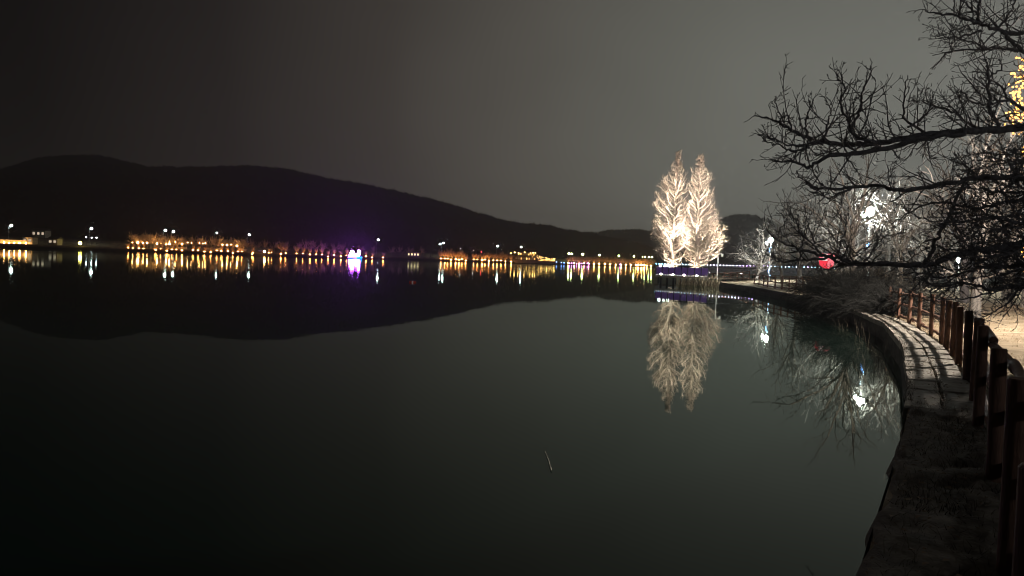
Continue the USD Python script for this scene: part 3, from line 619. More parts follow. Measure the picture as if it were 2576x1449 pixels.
part(boat, 'figure', blob([((1.0, 0, 2.2), (1.6, .9, 1.1)), ((2.3, 0, 3.3), (.75, .7, 1.3)), ((2.1, 0, 4.5), (.85, .7, .85))]), PINKL, label='tall violet-white figure on the right of the boat')

# ------------------------------------------------------------------ restaurant with golden lights
D0 = 600.0; q = px(D0); rp = far_pt(1320, 30); rp[1] = D0; rp[0] = dirx(1320) * D0
RX = lambda u: (u - 1320) * q
SOFFIT = looks('pale_soffit_wood', (.42, .30, .17), (.32, .22, .12), scale=3)
rest = thing('restaurant', 'two-storey lakeside restaurant with curved dark roofs and golden lit windows', 'building', (rp[0], rp[1], 2.0))
part(rest, 'base', tm(box(np.array([RX(1288), -4, -1.5]), np.array([RX(1352), 6, .9]))), CONCRETE)
part(rest, 'wall', tm(box(np.array([RX(1292), -3, .902]), np.array([RX(1350), 5, 3.6]))), PLASTER)
part(rest, 'upper_wall', tm(box(np.array([RX(1300), -1.5, 4.2]), np.array([RX(1349), 4, 6.6]))), PLASTER)
def hip_roof(x0, x1, y0, y1, z, h, up=.5):
    n = 13; P = np.zeros((7, n, 3))
    for j, t in enumerate(np.linspace(0, 1, n)):
        for i, (f, hh) in enumerate(((0, .0), (.14, .16), (.3, .42), (.5, 1), (.7, .42), (.86, .16), (1, 0))):
            w = 1 - .24 * (1 - abs(2 * f - 1)); x = (x0 + x1) / 2 + (t - .5) * (x1 - x0) * w
            P[i, j] = (x, y0 + (y1 - y0) * f, z + h * hh + up * abs(2 * t - 1) ** 3)
    return quad_grid(P)
def soffit(*a, **k):
    v, f = hip_roof(*a, **k); return v - [0, 0, .25], f[:, ::-1]
lr_ = part(rest, 'lower_roof', hip_roof(RX(1284), RX(1355), -5.2, 7, 3.9, 1.3), ROOF); part(lr_, 'soffit', soffit(RX(1284.3), RX(1354.7), -5.15, 6.95, 3.9, 1.2), SOFFIT)
rr_ = part(rest, 'upper_roof', hip_roof(RX(1291), RX(1356), -4.4, 6, 6.9, 3.0, 1.0), ROOF); part(rr_, 'soffit', soffit(RX(1291.3), RX(1355.7), -4.35, 5.95, 6.9, 2.9, 1.0), SOFFIT)
part(rr_, 'ridge', poly_tube([(RX(1306), .8, 10.2), (RX(1323), .8, 9.95), (RX(1341), .8, 10.2)], .2, 6), PLASTER)
for k in range(9):
    x = RX(1294.5 + k * 6.6)
    part(rest, 'column', poly_tube([(x, -4.2, .9), (x, -4.2, 3.75)], .16, 8), PLASTER)
PANES = [glow('amber_lit_pane', (1.0, .50, .13), 1.3), glow('faint_lit_pane', (1.0, .55, .2), .22), PANE_GOLD]
for k in range(8):
    x = RX(1298 + k * 6.6)
    f = part(rest, 'window', tm(box(np.array([x - .65, -3.08, 1.2]), np.array([x + .65, -3.004, 3.1]))), DARKMETAL); part(f, 'pane', tm(box(np.array([x - .5, -3.12, 1.3]), np.array([x + .5, -3.083, 3.0]))), PANES[(1, 1, 0, 1, 2, 0, 1, 0)[k]])
for k in range(7):
    x = RX(1304 + k * 6.4)
    f = part(rest, 'window', tm(box(np.array([x - .6, -1.58, 4.9]), np.array([x + .6, -1.504, 6.3]))), DARKMETAL); part(f, 'pane', tm(box(np.array([x - .48, -1.62, 5.0]), np.array([x + .48, -1.583, 6.2]))), PANES[(2, 0, 1, 1, 2, 0, 2)[k]])
EAVE = glow('eave_lamp', (1.0, .55, .15), 16.0)
for u, v, r in [(1285.4, 637, .4), (1295, 635, .5), (1304.5, 635.8, .42), (1309.5, 638, .36), (1320, 634.3, .42), (1334.5, 636.5, .4), (1341, 635.8, .48), (1347, 636, .4)]:
    pp = at(u, v, D0 - 5.4) - [rp[0], rp[1], 2.0]; part(rest, 'eave_lamp', ball(pp, r, 1), EAVE, smooth=True)
ter = thing('lit_terrace', 'golden terrace strung with bright bulbs right of the restaurant', 'terrace', (dirx(1375) * 600, 600, 2.0))
TX = lambda u: (u - 1375) * q
part(ter, 'platform', tm(box(np.array([TX(1332), -3, -1.5]), np.array([TX(1397), 5, .4]))), CONCRETE)
part(ter, 'parapet', tm(box(np.array([TX(1332), -3.2, .402]), np.array([TX(1397), -2.9, 1.2]))), PLASTER)
for a_, b_ in ((1353, 1377), (1380, 1396)):
    part(ter, 'light_bar', tm(box(np.array([TX(a_), -3.4, .75]), np.array([TX(b_), -3.25, 1.15]))), glow('golden_bar_%d' % a_, (1.0, .56, .14), 1.5))
part(ter, 'canopy', hip_roof(TX(1352), TX(1379), -2, 3, 3.2, .9, .2), ROOF)
bl = []
for _ in range(110):
    u = rng.uniform(1333, 1396); top = 6.0 - (u - 1333) * .055
    bl.append(ball((TX(u), rng.uniform(-3, 0), rng.uniform(1.2, top) if u < 1380 else rng.uniform(1.0, 3)), rng.uniform(.09, .17), 1))
part(ter, 'bulbs', join(*bl), EAVE, kind='stuff')

# ------------------------------------------------------------------ viewing deck with the pair of floodlit trees
A, B = ground_at(1650, 94, .95), ground_at(1781, 87.5, .95)
ex = (B - A); Ld = np.linalg.norm(ex); ex /= Ld; ey = np.array([-ex[1], ex[0], 0.0])
deck = thing('viewing_deck', 'timber viewing deck on piles with violet railing panels around the bright trees', 'viewing deck', A, math.degrees(math.atan2(ex[1], ex[0])))
DW = 13.0
nb = int(DW / .3)
part(deck, 'floor', tm(box(np.array([0, 0, -.16]), np.array([Ld, DW, -.002]))), PLANK)
part(deck, 'fascia', tm(box(np.array([-.06, -.06, -.24]), np.array([Ld + .06, -.003, .03]))), CONCRETE)
for k in range(8):
    x = .4 + k * (Ld - .8) / 7
    for yv in (.5, DW / 2, DW - .5): part(deck, 'pile', poly_tube([(x, yv, -2), (x, yv, -.16)], .14, 8), DARKMETAL)
for k in range(9):
    x = k * Ld / 8
    part(deck, 'rail_post', tm(box(np.array([x - .05, -.02, .032]), np.array([x + .05, .08, 1.2]))), DARKMETAL)
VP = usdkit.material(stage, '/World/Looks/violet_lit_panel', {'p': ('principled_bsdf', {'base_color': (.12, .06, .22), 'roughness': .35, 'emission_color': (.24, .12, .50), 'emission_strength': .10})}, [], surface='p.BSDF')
for k in range(8):
    x0, x1 = k * Ld / 8 + .06, (k + 1) * Ld / 8 - .06
    part(deck, 'panel', tm(box(np.array([x0, 0, .22]), np.array([x1, .04, 1.1]))), VP)
part(deck, 'handrail', tm(box(np.array([-.1, -.05, 1.202]), np.array([Ld + .1, .1, 1.28]))), DARKMETAL)
for k in range(22):   # little lights under the handrail base
    x = .3 + k * (Ld - .5) / 21 + rng.uniform(-.1, .1)
    part(deck, 'edge_light', tm(box(np.array([x - .10, -.12, .04]), np.array([x + .10, -.063, .16]))), glow('edge_light', (.8, .78, .9), .55) if k == 0 else UsdShade.Material.Get(stage, '/World/Looks/edge_light'))
for s_ in (0, 1):
    part(deck, 'side_rail', tm(box(np.array([-.05 if s_ == 0 else Ld - .02, .12, 1.202]), np.array([.02 if s_ == 0 else Ld + .05, DW, 1.28]))), DARKMETAL)
for i, (u, v) in enumerate([(1661, 673), (1673, 672.5), (1683, 673)]):
    pp = at(u, v, 95.5); path = thing('cube_lamp', '%s small white lamp standing behind the left end of the violet deck railing' % ('left', 'middle', 'right')[i], 'lamp', (pp[0], pp[1], .95), group='white lamps on the deck')
    part(path, 'stem', poly_tube([(0, 0, 0), (0, 0, 1.1)], .05, 6), DARKMETAL); part(path, 'cube', tm(box(np.array([-.13, -.13, 1.1]), np.array([.13, .13, 1.45]))), SMALLW)

def metasequoia(seed, H, prof_l, prof_r, lean, nb=150):
    """trunk with steeply rising limbs and sprays of fine twigs filling a spindle-shaped crown; profile: (height fraction, half width)"""
    w = Wood(seed); R = w.r
    tr = catmull([(0, 0, -.2), (.02 * lean, 0, H * .25), (lean * .3, .05, H * .5), (lean * .65, 0, H * .75), (lean, 0, H * .95)], 8)
    fr = np.linspace(0, 1, len(tr)); rad = .38 * (1 - fr) ** 1.0 + .012; rad[0] = .50; rad[1] = .42
    spine = lambda f: np.array([np.interp(f, fr, tr[:, k]) for k in range(3)])
    for i in range(nb):
        f = .050 + .940 * ((i + R.random()) / nb) ** 1.05
        a = i * 2.39996 + R.uniform(-.5, .5); ca = math.cos(a)
        wl = np.interp(min(f + .10, 1), *zip(*(prof_r if ca > 0 else prof_l))); wz = np.interp(min(f + .10, 1), *zip(*prof_r)) * .5 + np.interp(min(f + .10, 1), *zip(*prof_l)) * .5
        half = abs(ca) * wl + (1 - abs(ca)) * wz
        half = max(half * R.uniform(.62, .95), .30)
        rise = half * R.uniform(.4, 1.05) * (1.0 if f < .5 else 1.35)
        p0 = spine(f); p3 = p0 + [ca * half, math.sin(a) * half, rise]
        p1 = p0 + [ca * half * .45, math.sin(a) * half * .45, rise * .30]; p2 = p0 + [ca * half * .8, math.sin(a) * half * .8, rise * .66]
        pts = catmull([p0, p1 + [R.gauss(0, .12) for _ in range(3)], p2 + [R.gauss(0, .14) for _ in range(3)], p3], 4)
        L = half * 1.5; r0 = .046 + .040 * half * (1 - f * .45)
        for k in range(len(pts) - 1):
            t0, t1 = k / (len(pts) - 1), (k + 1) / (len(pts) - 1)
            w.add(tuple(pts[k]), tuple(pts[k + 1]), r0 * (1 - .8 * t0), r0 * (1 - .8 * t1))
            nt = max(2, int(5.6 * L / (len(pts) - 1) * 2.1))
            d = pts[k + 1] - pts[k]; d /= np.linalg.norm(d) + 1e-9
            for _ in range(nt if k > 0 else 1):
                t = R.random(); q = pts[k] + (pts[k + 1] - pts[k]) * t; e = np.array([R.gauss(0, 1), R.gauss(0, 1), R.gauss(.15, .9)]); e -= d * e.dot(d); e /= np.linalg.norm(e) + 1e-9
                aa = math.radians(R.uniform(30, 75)); dd_ = d * math.cos(aa) + e * math.sin(aa)
                w.grow(tuple(q), tuple(dd_), (.26 + .25 * half) * R.uniform(.45, 1.15) * (1 - .4 * t0), .017, 0, [(3, .20, .05, 4.0, 42, .52), (2, .22, .03, 4.2, 40, .55), (2, .25, 0, 0, 0, .5)])
    hs = np.linspace(0, 1, 60); el, er = np.interp(hs, *zip(*prof_l)), np.interp(hs, *zip(*prof_r)); keep = []
    for i_, q in enumerate(w.b):
        f = q[2] / H; c_ = spine(min(max(f, 0), 1)); dx_, dy_ = q[0] - c_[0], q[1] - c_[1]; rr_2 = math.hypot(dx_, dy_); ca = dx_ / (rr_2 + 1e-6)
        L_, R_ = np.interp(f, hs, el), np.interp(f, hs, er); lim = (R_ if ca > 0 else L_) * abs(ca) + (1 - abs(ca)) * (L_ + R_) / 2
        if f <= 1 and rr_2 < lim * (1.0 + .10 * math.sin(q[2] * 5.1 + 3 * math.atan2(dy_, dx_))) + .04: keep.append(i_)
    w.a, w.b = [w.a[k] for k in keep], [w.b[k] for k in keep]
    w.ra = [max(w.ra[k], .0100) for k in keep]; w.rb = [max(w.rb[k], .0088) for k in keep]
    return tr, rad, w
zz = 67.0
PL1 = [(0, .3), (.06, .7), (.12, 85 / zz), (.21, 195 / zz), (.335, 262 / zz), (.40, 222 / zz), (.43, 195 / zz), (.49, 226 / zz), (.57, 198 / zz), (.68, 185 / zz), (.76, 145 / zz), (.86, 85 / zz), (.93, 56 / zz), (.975, 36 / zz), (1, .16)]
PR1 = [(0, .3), (.06, .7), (.12, 80 / zz), (.21, 150 / zz), (.335, 200 / zz), (.45, 170 / zz), (.57, 150 / zz), (.68, 125 / zz), (.76, 110 / zz), (.86, 75 / zz), (.93, 56 / zz), (.975, 36 / zz), (1, .16)]
PL2 = [(0, .3), (.06, .8), (.12, 85 / zz), (.21, 140 / zz), (.335, 170 / zz), (.45, 150 / zz), (.57, 130 / zz), (.68, 115 / zz), (.76, 100 / zz), (.86, 85 / zz), (.93, 56 / zz), (.975, 36 / zz), (1, .16)]
PR2 = [(0, .3), (.06, .8), (.11, 85 / zz), (.17, 200 / zz), (.22, 265 / zz), (.35, 290 / zz), (.41, 235 / zz), (.45, 222 / zz), (.55, 182 / zz), (.62, 160 / zz), (.66, 135 / zz), (.74, 128 / zz), (.82, 112 / zz), (.91, 68 / zz), (.97, 38 / zz), (1, .16)]
FLOOD = glow('floodlight_lens', (1.0, .84, .66), 52000.0)
GROUNDL = glow('ground_light_lens', (1.0, .83, .62), 3200.0); gl_proto = None
fl_proto = None
for i, (u, D, H, pl, pr, lean, lab) in enumerate([(1691.5, 98.5, 17.5, PL1, PR1, .12, 'taller left tree of the floodlit cream pair on the viewing deck'), (1751, 96.5, 16.7, PL2, PR2, -.05, 'right tree of the floodlit cream pair, wide low crown on its right')]):
    b = ground_at(u, D, .95); tr, rad, w = metasequoia(200 + i, H, pl, pr, lean)
    t = thing('floodlit_tree', lab, 'tree', b, group='pair of floodlit trees on the deck')
    part(t, 'trunk', poly_tube(tr, rad, 10), BARK_PALE, smooth=True)
    a = np.array(w.ra); f = lambda I, k: tubes([w.a[j] for j in I], [w.b[j] for j in I], a[I], np.array(w.rb)[I], k)
    part(t, 'limbs', f(np.where(a >= .02)[0], 5), BARK_PALE); part(t, 'twigs', f(np.where(a < .02)[0], 3), TWIG_PINK, kind='stuff')
    for j, (dx_, dy_) in enumerate([(-4.6, -4.6), (4.2, -4.8), (-4.8, 3.8), (4.4, 3.8)]):
        lx, ly = (b - A).dot(ex) + dx_, (b - A).dot(ey) + dy_; o = A + ex * min(max(lx, .6), Ld - .6) + ey * min(max(ly, .7), DW - .7); lb = '%s floodlight aimed up at the %s' % (('front left', 'front right', 'back left', 'back right')[j], 'taller left bright tree' if i == 0 else 'right bright tree')
        az_ = math.degrees(math.atan2(b[1] - o[1], b[0] - o[0]))
        if fl_proto is None:
            fl_proto = thing('floodlight', lb, 'floodlight', o, az_, group='floodlights around the bright trees')
            ca, sa = math.cos(math.radians(12.5)), math.sin(math.radians(12.5)); tilt = lambda V, F: (np.stack([V[:, 0] * ca + V[:, 2] * sa, V[:, 1], -V[:, 0] * sa + V[:, 2] * ca + .12], 1), F)
            part(fl_proto, 'bracket', tm(box(np.array([-.05, -.2, 0]), np.array([.05, .2, .12]))), DARKMETAL)
            part(fl_proto, 'barrel', tilt(*poly_tube([(0, 0, 0), (0, 0, .001), (0, 0, .42)], [.02, .15, .15], 16, cap=False)), DARKMETAL); part(fl_proto, 'lens', tilt(*poly_tube([(0, 0, .06), (0, 0, .062)], [.125, .125], 16)), FLOOD)
        else: copy(fl_proto, lb, o, az_)
    for j, (dx_, dy_) in enumerate([(-.9, -1.3), (1.1, -1.2)]):
        o = b + ex * dx_ + ey * dy_; lb = '%s ground light at the foot of the %s' % (('left', 'right')[j], 'taller left bright tree' if i == 0 else 'right bright tree')
        if gl_proto is None:
            gl_proto = thing('ground_light', lb, 'ground light', o, 0, group='ground lights at the feet of the bright trees')
            part(gl_proto, 'ring', poly_tube([(0, 0, .0), (0, 0, .08)], [.15, .13], 12), DARKMETAL); part(gl_proto, 'lens', ball((0, 0, .09), .085, 2), GROUNDL)
        else: copy(gl_proto, lb, o)

# ------------------------------------------------------------------ boardwalk with a row of coloured bulbs
P1, P2 = ground_at(1655, 130, 1.3), ground_at(2120, 110, 1.3)
bx = P2 - P1; Lb = np.linalg.norm(bx); bang = math.degrees(math.atan2(bx[1], bx[0]))
bwk = thing('boardwalk', 'long boardwalk with slim railing running behind the deck and fences', 'boardwalk', P1, bang)
part(bwk, 'floor', tm(box(np.array([0, -1.2, -.2]), np.array([Lb, 1.2, 0]))), PLANK)
for k in range(19):
    x = .2 + k * (Lb - .4) / 18
    part(bwk, 'pile', poly_tube([(x, 0, -2.4), (x, 0, -.2)], .16, 8), DARKMETAL)
for yv in (-1.2, 1.2):
    part(bwk, 'handrail', tm(box(np.array([0, yv - .04, 1.03]), np.array([Lb, yv + .04, 1.1]))), METAL)
    xs = np.arange(.1, Lb, .19); v_, f_ = tubes(np.stack([xs, 0 * xs + yv, 0 * xs + .002], 1), np.stack([xs, 0 * xs + yv, 0 * xs + 1.03], 1), np.full(len(xs), .022), np.full(len(xs), .022), 4)
    part(bwk, 'balusters', (v_, f_), METAL, kind='stuff')
garland = thing('light_garland', 'long row of small coloured bulbs on posts above the boardwalk railing', 'light garland', P1, bang)
nbulb = int(465 / 8.4)
BC = [glow('bulb_cyan', (.16, .50, 1.0), 12.0), glow('bulb_ice', (.40, .68, 1.0), 11.0), glow('bulb_lilac', (.72, .68, 1.0), 9.0), glow('bulb_violet', (.62, .42, 1.0), 9.0)]
wire = []
for k in range(nbulb):
    x = Lb * (k + .5) / nbulb; z = 1.20 + .26 * k / nbulb
    wire.append((x, -1.2, z + .12))
    u_ = 1655 + 465 * (k + .5) / nbulb
    c = 0 if u_ < 1690 else 1 if u_ < 1800 else 2 if u_ < 1880 else 3 if u_ < 1960 else 1
    if rng.random() < .15: c = rng.randrange(4)
    part(garland, 'bulb', ball((x, -1.2, z), .085, 1), BC[c], smooth=True)
part(garland, 'wire', poly_tube(wire, .012, 4), DARKMETAL)

# ------------------------------------------------------------------ slim white pole by the deck
b = ground_at(1803.5, 85, .75); t = thing('camera_pole', 'slim white pole with a small box on top right of the deck', 'pole', b)
part(t, 'pole', poly_tube([(0, 0, -.2), (0, 0, 3.1)], .07, 8), WHITE); part(t, 'arm', poly_tube([(0, 0, 3.02), (.42, 0, 3.05)], .035, 6), WHITE); part(t, 'camera_box', tm(box(np.array([.38, -.12, 2.72]), np.array([.58, .12, 3.02]))), WHITE)

# ------------------------------------------------------------------ park lamps
PARK = glow('park_lamp_globe', (.93, 1.0, .95), 700.0)
PARKW = glow('warm_park_lamp', (1.0, .88, .75), 5200.0)
LEDS = [glow('led_blue', (.20, .42, 1.0), 9.0), glow('led_ice', (.7, .88, 1.0), 6.0), glow('led_warm', (1.0, .72, .62), 4.0)]
def park_lamp(u, v, D, r, lab, beads=True, mat=PARK, heads=2):
    top = at(u, v, D); zb = float(land_z(np.array([top[0]]), np.array([D]))[0]); h = top[2] - zb
    t = thing('park_lamp', lab, 'park lamp', (top[0], D, zb), rng.uniform(-20, 20)); 
    part(t, 'pole', poly_tube([(0, 0, -.2), (0, 0, .5), (0, 0, .55), (0, 0, h - .25)], [.11, .11, .07, .06], 8), WHITE)
    part(t, 'globe', ball((0, 0, h), r, 2), mat, smooth=True)
    if heads > 1:
        part(t, 'arm', poly_tube([(0, 0, h - .9), (-.3, 0, h - .72), (-.48, 0, h - .5)], .03, 6), WHITE); part(t, 'globe', ball((-.5, 0, h - .32), r * .55, 2), mat, smooth=True)
    if beads:
        for k in range(int((h - 1.2) / .16)):
            z = .6 + k * .16; a = k * .9
            if rng.random() < .88: part(t, 'led', ball((math.cos(a) * .085, math.sin(a) * .085, z), .035 + (.03 if (k // 5) % 3 == 0 else 0), 1), LEDS[(k // 5) % 3])
    return t
park_lamp(2190, 530, 47.5, .25, 'tall park lamp with glowing white globes and lights wound up its pole')
park_lamp(1939, 604, 79, .24, 'farther park lamp beside the bushy trees left of the red lantern', mat=glow('soft_park_lamp', (.95, 1.0, .93), 1100.0))
park_lamp(2413, 654, 64, .22, 'low park lamp seen through the dark branches on the right', beads=False, heads=1)
# the warm lamp that lights the lawn (just right of the picture)
t = thing('park_lamp', 'warm park lamp on the lawn by the right picture edge', 'park lamp', (17.2, 19.6, .8))
part(t, 'pole', poly_tube([(0, 0, -.2), (0, 0, 6.4)], [.09, .06], 8), METAL); part(t, 'globe', ball((0, 0, 6.6), .24, 2), PARKW, smooth=True)
t = thing('park_lamp', 'white park lamp among the trees beyond the right picture edge', 'park lamp', (41, 50, .9))
part(t, 'pole', poly_tube([(0, 0, -.2), (0, 0, 5.9)], [.09, .06], 8), METAL); part(t, 'globe', ball((0, 0, 6.1), .34, 2), PARK, smooth=True)

t = thing('park_lamp', 'park lamp on the lawn behind the viewer, outside the picture', 'park lamp', (10.5, -6.5, .75))
part(t, 'pole', poly_tube([(0, 0, -.2), (0, 0, 4.6)], [.08, .06], 8), METAL); part(t, 'globe', ball((0, 0, 4.8), .2, 2), glow('dim_park_lamp', (.93, .96, 1.0), 260.0), smooth=True)
# red lantern sign
b = ground_at(2076, 52, .8); lt = thing('red_lantern', 'red glowing drum lantern on a pale post beside the dark shrub', 'lantern', b)
REDG = [glow('lantern_red', (1.0, .045, .075), 1.05), glow('lantern_pink', (1.0, .20, .24), 1.1), glow('lantern_white', (1.0, .72, .70), 1.0)]
part(lt, 'post', poly_tube([(0, 0, -.2), (.02, 0, 1.65)], .06, 8), BARK_PALE)
n8 = 10
for k in range(n8):
    a0, a1 = 2 * math.pi * k / n8 + .02, 2 * math.pi * (k + 1) / n8 - .02
    for j, (z0, z1_, r0, r1) in enumerate(((1.65, 1.82, .26, .46), (1.82, 2.12, .46, .52), (2.12, 2.42, .52, .52), (2.42, 2.66, .52, .44))):
        P = np.array([[(r0 * math.cos(a0), r0 * math.sin(a0), z0), (r0 * math.cos(a1), r0 * math.sin(a1), z0)], [(r1 * math.cos(a0), r1 * math.sin(a0), z1_), (r1 * math.cos(a1), r1 * math.sin(a1), z1_)]])
        c = 2 if (j >= 2 and k == 6) else 1 if (k in (7, 8) and j > 0) or rng.random() < .12 else 0
        part(lt, 'panel', quad_grid(P), REDG[c])
part(lt, 'cap', poly_tube([(0, 0, 2.662), (0, 0, 2.78)], [.46, .2], 10), DARKMETAL); part(lt, 'bottom', poly_tube([(0, 0, 1.58), (0, 0, 1.648)], [.12, .27], 10), REDG[0])

# pale path behind the lawn
pth = [ground_at(u, D, 1.0)[:2] for u, D in ((2060, 86), (2200, 84), (2350, 78), (2500, 70), (2700, 62), (3000, 52))]
pc = catmull(np.column_stack([pth, np.zeros(len(pth))]), 10); tt = np.gradient(pc, axis=0); tt /= np.linalg.norm(tt, axis=1, keepdims=True); nn = np.column_stack([-tt[:, 1], tt[:, 0], 0 * tt[:, 0]])
PP = np.array([pc + nn * o for o in (-1.6, -.5, .5, 1.6)]); PP[..., 2] = land_z(PP[..., 0].ravel(), PP[..., 1].ravel()).reshape(PP.shape[:2]) + .05
solo('path', quad_grid(PP), CONCRETE, kind='structure')

# ------------------------------------------------------------------ park trees (bare)
def park_tree(seed, h, rad, u, D, lab, bark, twig, trunk_r=.2, n1=11, lift=.05, group='bare park trees', cfg=None, x=None):
    b = ground_at(u, D, .8) if x is None else np.array([x, D, .8]); b[2] = float(land_z(np.array([b[0]]), np.array([b[1]]))[0]) - .1
    w = Wood(seed); R = w.r; kx = R.uniform(-.4, .4)
    tr = catmull([(0, 0, -.1), (kx * .3, 0, h * .16), (kx, R.uniform(-.2, .2), h * .36), (kx * 1.3, 0, h * .58)], 5)
    for j in range(n1):
        a = j * 2.39996 + R.uniform(-.5, .5); f = R.uniform(.35, 1.0); e = math.radians(R.uniform(8, 55) + 25 * f)
        q = tr[min(int(f * (len(tr) - 1)), len(tr) - 1)]
        w.grow(tuple(q), (math.cos(a) * math.cos(e), math.sin(a) * math.cos(e), math.sin(e)), rad * R.uniform(.55, .9), trunk_r * .38, 0,
               cfg or [(6, .14, lift, 1.5, 40, .58), (4, .18, lift, 2.0, 42, .55), (4, .2, lift * .6, 2.6, 40, .5), (3, .22, 0, 0, 35, .5)])
    mn = D * .00024
    w.ra = [max(q, mn) for q in w.ra]; w.rb = [max(q * .9, mn * .9) for q in w.rb]
    t = thing('park_tree', lab, 'tree', b, group=group)
    part(t, 'trunk', poly_tube(tr, np.linspace(trunk_r * 1.15, trunk_r * .55, len(tr)), 10), bark, smooth=True)
    a = np.array(w.ra); I = np.where(a > trunk_r * .2)[0]; J = np.where(a <= trunk_r * .2)[0]
    f = lambda I, k: tubes([w.a[j] for j in I], [w.b[j] for j in I], a[I], np.array(w.rb)[I], k)
    part(t, 'limbs', f(I, 6), bark); part(t, 'twigs', f(J, 3), twig, kind='stuff')
    return t
park_tree(301, 9.0, 4.6, 2143, 45.5, 'white-lit tree whose pale trunk rises beside the tall park lamp', BARK_PALE, TWIG_DIM, .22, 14)
park_tree(302, 4.6, 3.9, 1903, 83.5, 'low bushy tree nearest the deck, around the farther park lamp', BARK_GREY, TWIG_DIM, .14, 26, lift=.0)
park_tree(303, 6.6, 3.6, 1968, 74, 'grey forked tree just right of the farther park lamp', BARK_GREY, TWIG_GREY, .15, 14)
park_tree(304, 8.2, 4.2, 2012, 66, 'grey tree with a straight trunk left of the red lantern', BARK_PALE, TWIG_GREY, .20, 14)
park_tree(305, 8.6, 4.4, 2075, 70, 'pale twiggy tree behind the red lantern', BARK_GREY, TWIG_GREY, .2, 14)
park_tree(306, 9.5, 4.8, 2230, 58, 'grey tree right of the tall park lamp', BARK_GREY, TWIG_GREY, .22, 14)
park_tree(307, 9.0, 5.0, 2310, 52, 'grey tree above the dark shrub', BARK_GREY, TWIG_GREY, .24, 14)
park_tree(308, 11.0, 5.0, 2392, 60, 'grey tree behind the low park lamp', BARK_GREY, TWIG_GREY, .3, 13)
park_tree(309, 9.0, 4.6, 2428, 40, 'dark-trunked tree on the lawn behind the nearest pale trunk', BARK_DARK, TWIG_DIM, .22, 12)
park_tree(310, 8.0, 3.6, 2452, 26.5, 'pale trunk on the lawn nearest the log fence', BARK_DARKGREY, TWIG_DIM, .19, 12)
park_tree(311, 11.0, 5.0, 2533, 45, 'stout pale trunk on the lawn near the right picture edge', BARK_GREY, TWIG_GREY, .30, 13)
park_tree(312, 10.0, 5.0, 2130, 90, 'faint far tree behind the tall park lamp', BARK_GREY, TWIG_GREY, .2, 12)
park_tree(313, 11.0, 5.5, 2480, 75, 'far tree over the pale path at right', BARK_GREY, TWIG_GREY, .22, 12)
park_tree(314, 9.0, 4.6, 2340, 85, 'far grey tree left of the low park lamp', BARK_GREY, TWIG_GREY, .2, 12)
park_tree(315, 7.5, 4.0, 2105, 53, 'grey tree between the red lantern and the white-lit pale trunk', BARK_GREY, TWIG_GREY, .17, 14)
park_tree(316, 8.6, 4.4, 2195, 61, 'pale twiggy tree just behind the tall park lamp', BARK_GREY, TWIG_GREY, .18, 14)
park_tree(317, 8.0, 4.0, 2262, 46, 'grey tree right of the tall park lamp, over the dark shrubs', BARK_GREY, TWIG_GREY, .18, 14)
# tree wound with golden lights at the right edge
b = ground_at(2580, 35, .8); gt = thing('golden_light_tree', 'tall tree wound with golden fairy lights at the right picture edge', 'tree', b)
tr = catmull([(0, 0, -.2), (.1, 0, 4), (-.15, 0, 8), (.1, 0, 12.5)], 6)
part(gt, 'trunk', poly_tube(tr, np.linspace(.22, .05, len(tr)), 9), BARK_GREY, smooth=True)
w = Wood(330)
for j in range(16):
    a = j * 2.4; f = .35 + .6 * j / 16; e = math.radians(40); q = tr[int(f * (len(tr) - 1))]
    w.grow(tuple(q), (math.cos(a) * math.cos(e), math.sin(a) * math.cos(e), math.sin(e)), 1.7, .05, 0, [(4, .14, .05, 2.5, 40, .55), (3, .18, .03, 2.5, 40, .5), (2, .2, 0, 0, 0, 0)])
part(gt, 'branches', w.mesh(3), TWIG_BROWN)
GOLD = glow('golden_bulb', (1.0, .42, .09), 5.0); bl = []
for k in range(620):
    top_ = rng.random() < .6; f = rng.uniform(.74, .98) if top_ else rng.uniform(.2, .74); q = tr[int(f * (len(tr) - 1))]; rr = 1.25 if top_ else .4; a = rng.uniform(0, 6.28)
    bl.append(ball((q[0] + rr * rng.random() ** .6 * math.cos(a), q[1] + rr * math.sin(a) * .8, q[2] + rng.uniform(-.4, .4)), .046, 1))
part(gt, 'bulbs', join(*bl), GOLD, kind='stuff')

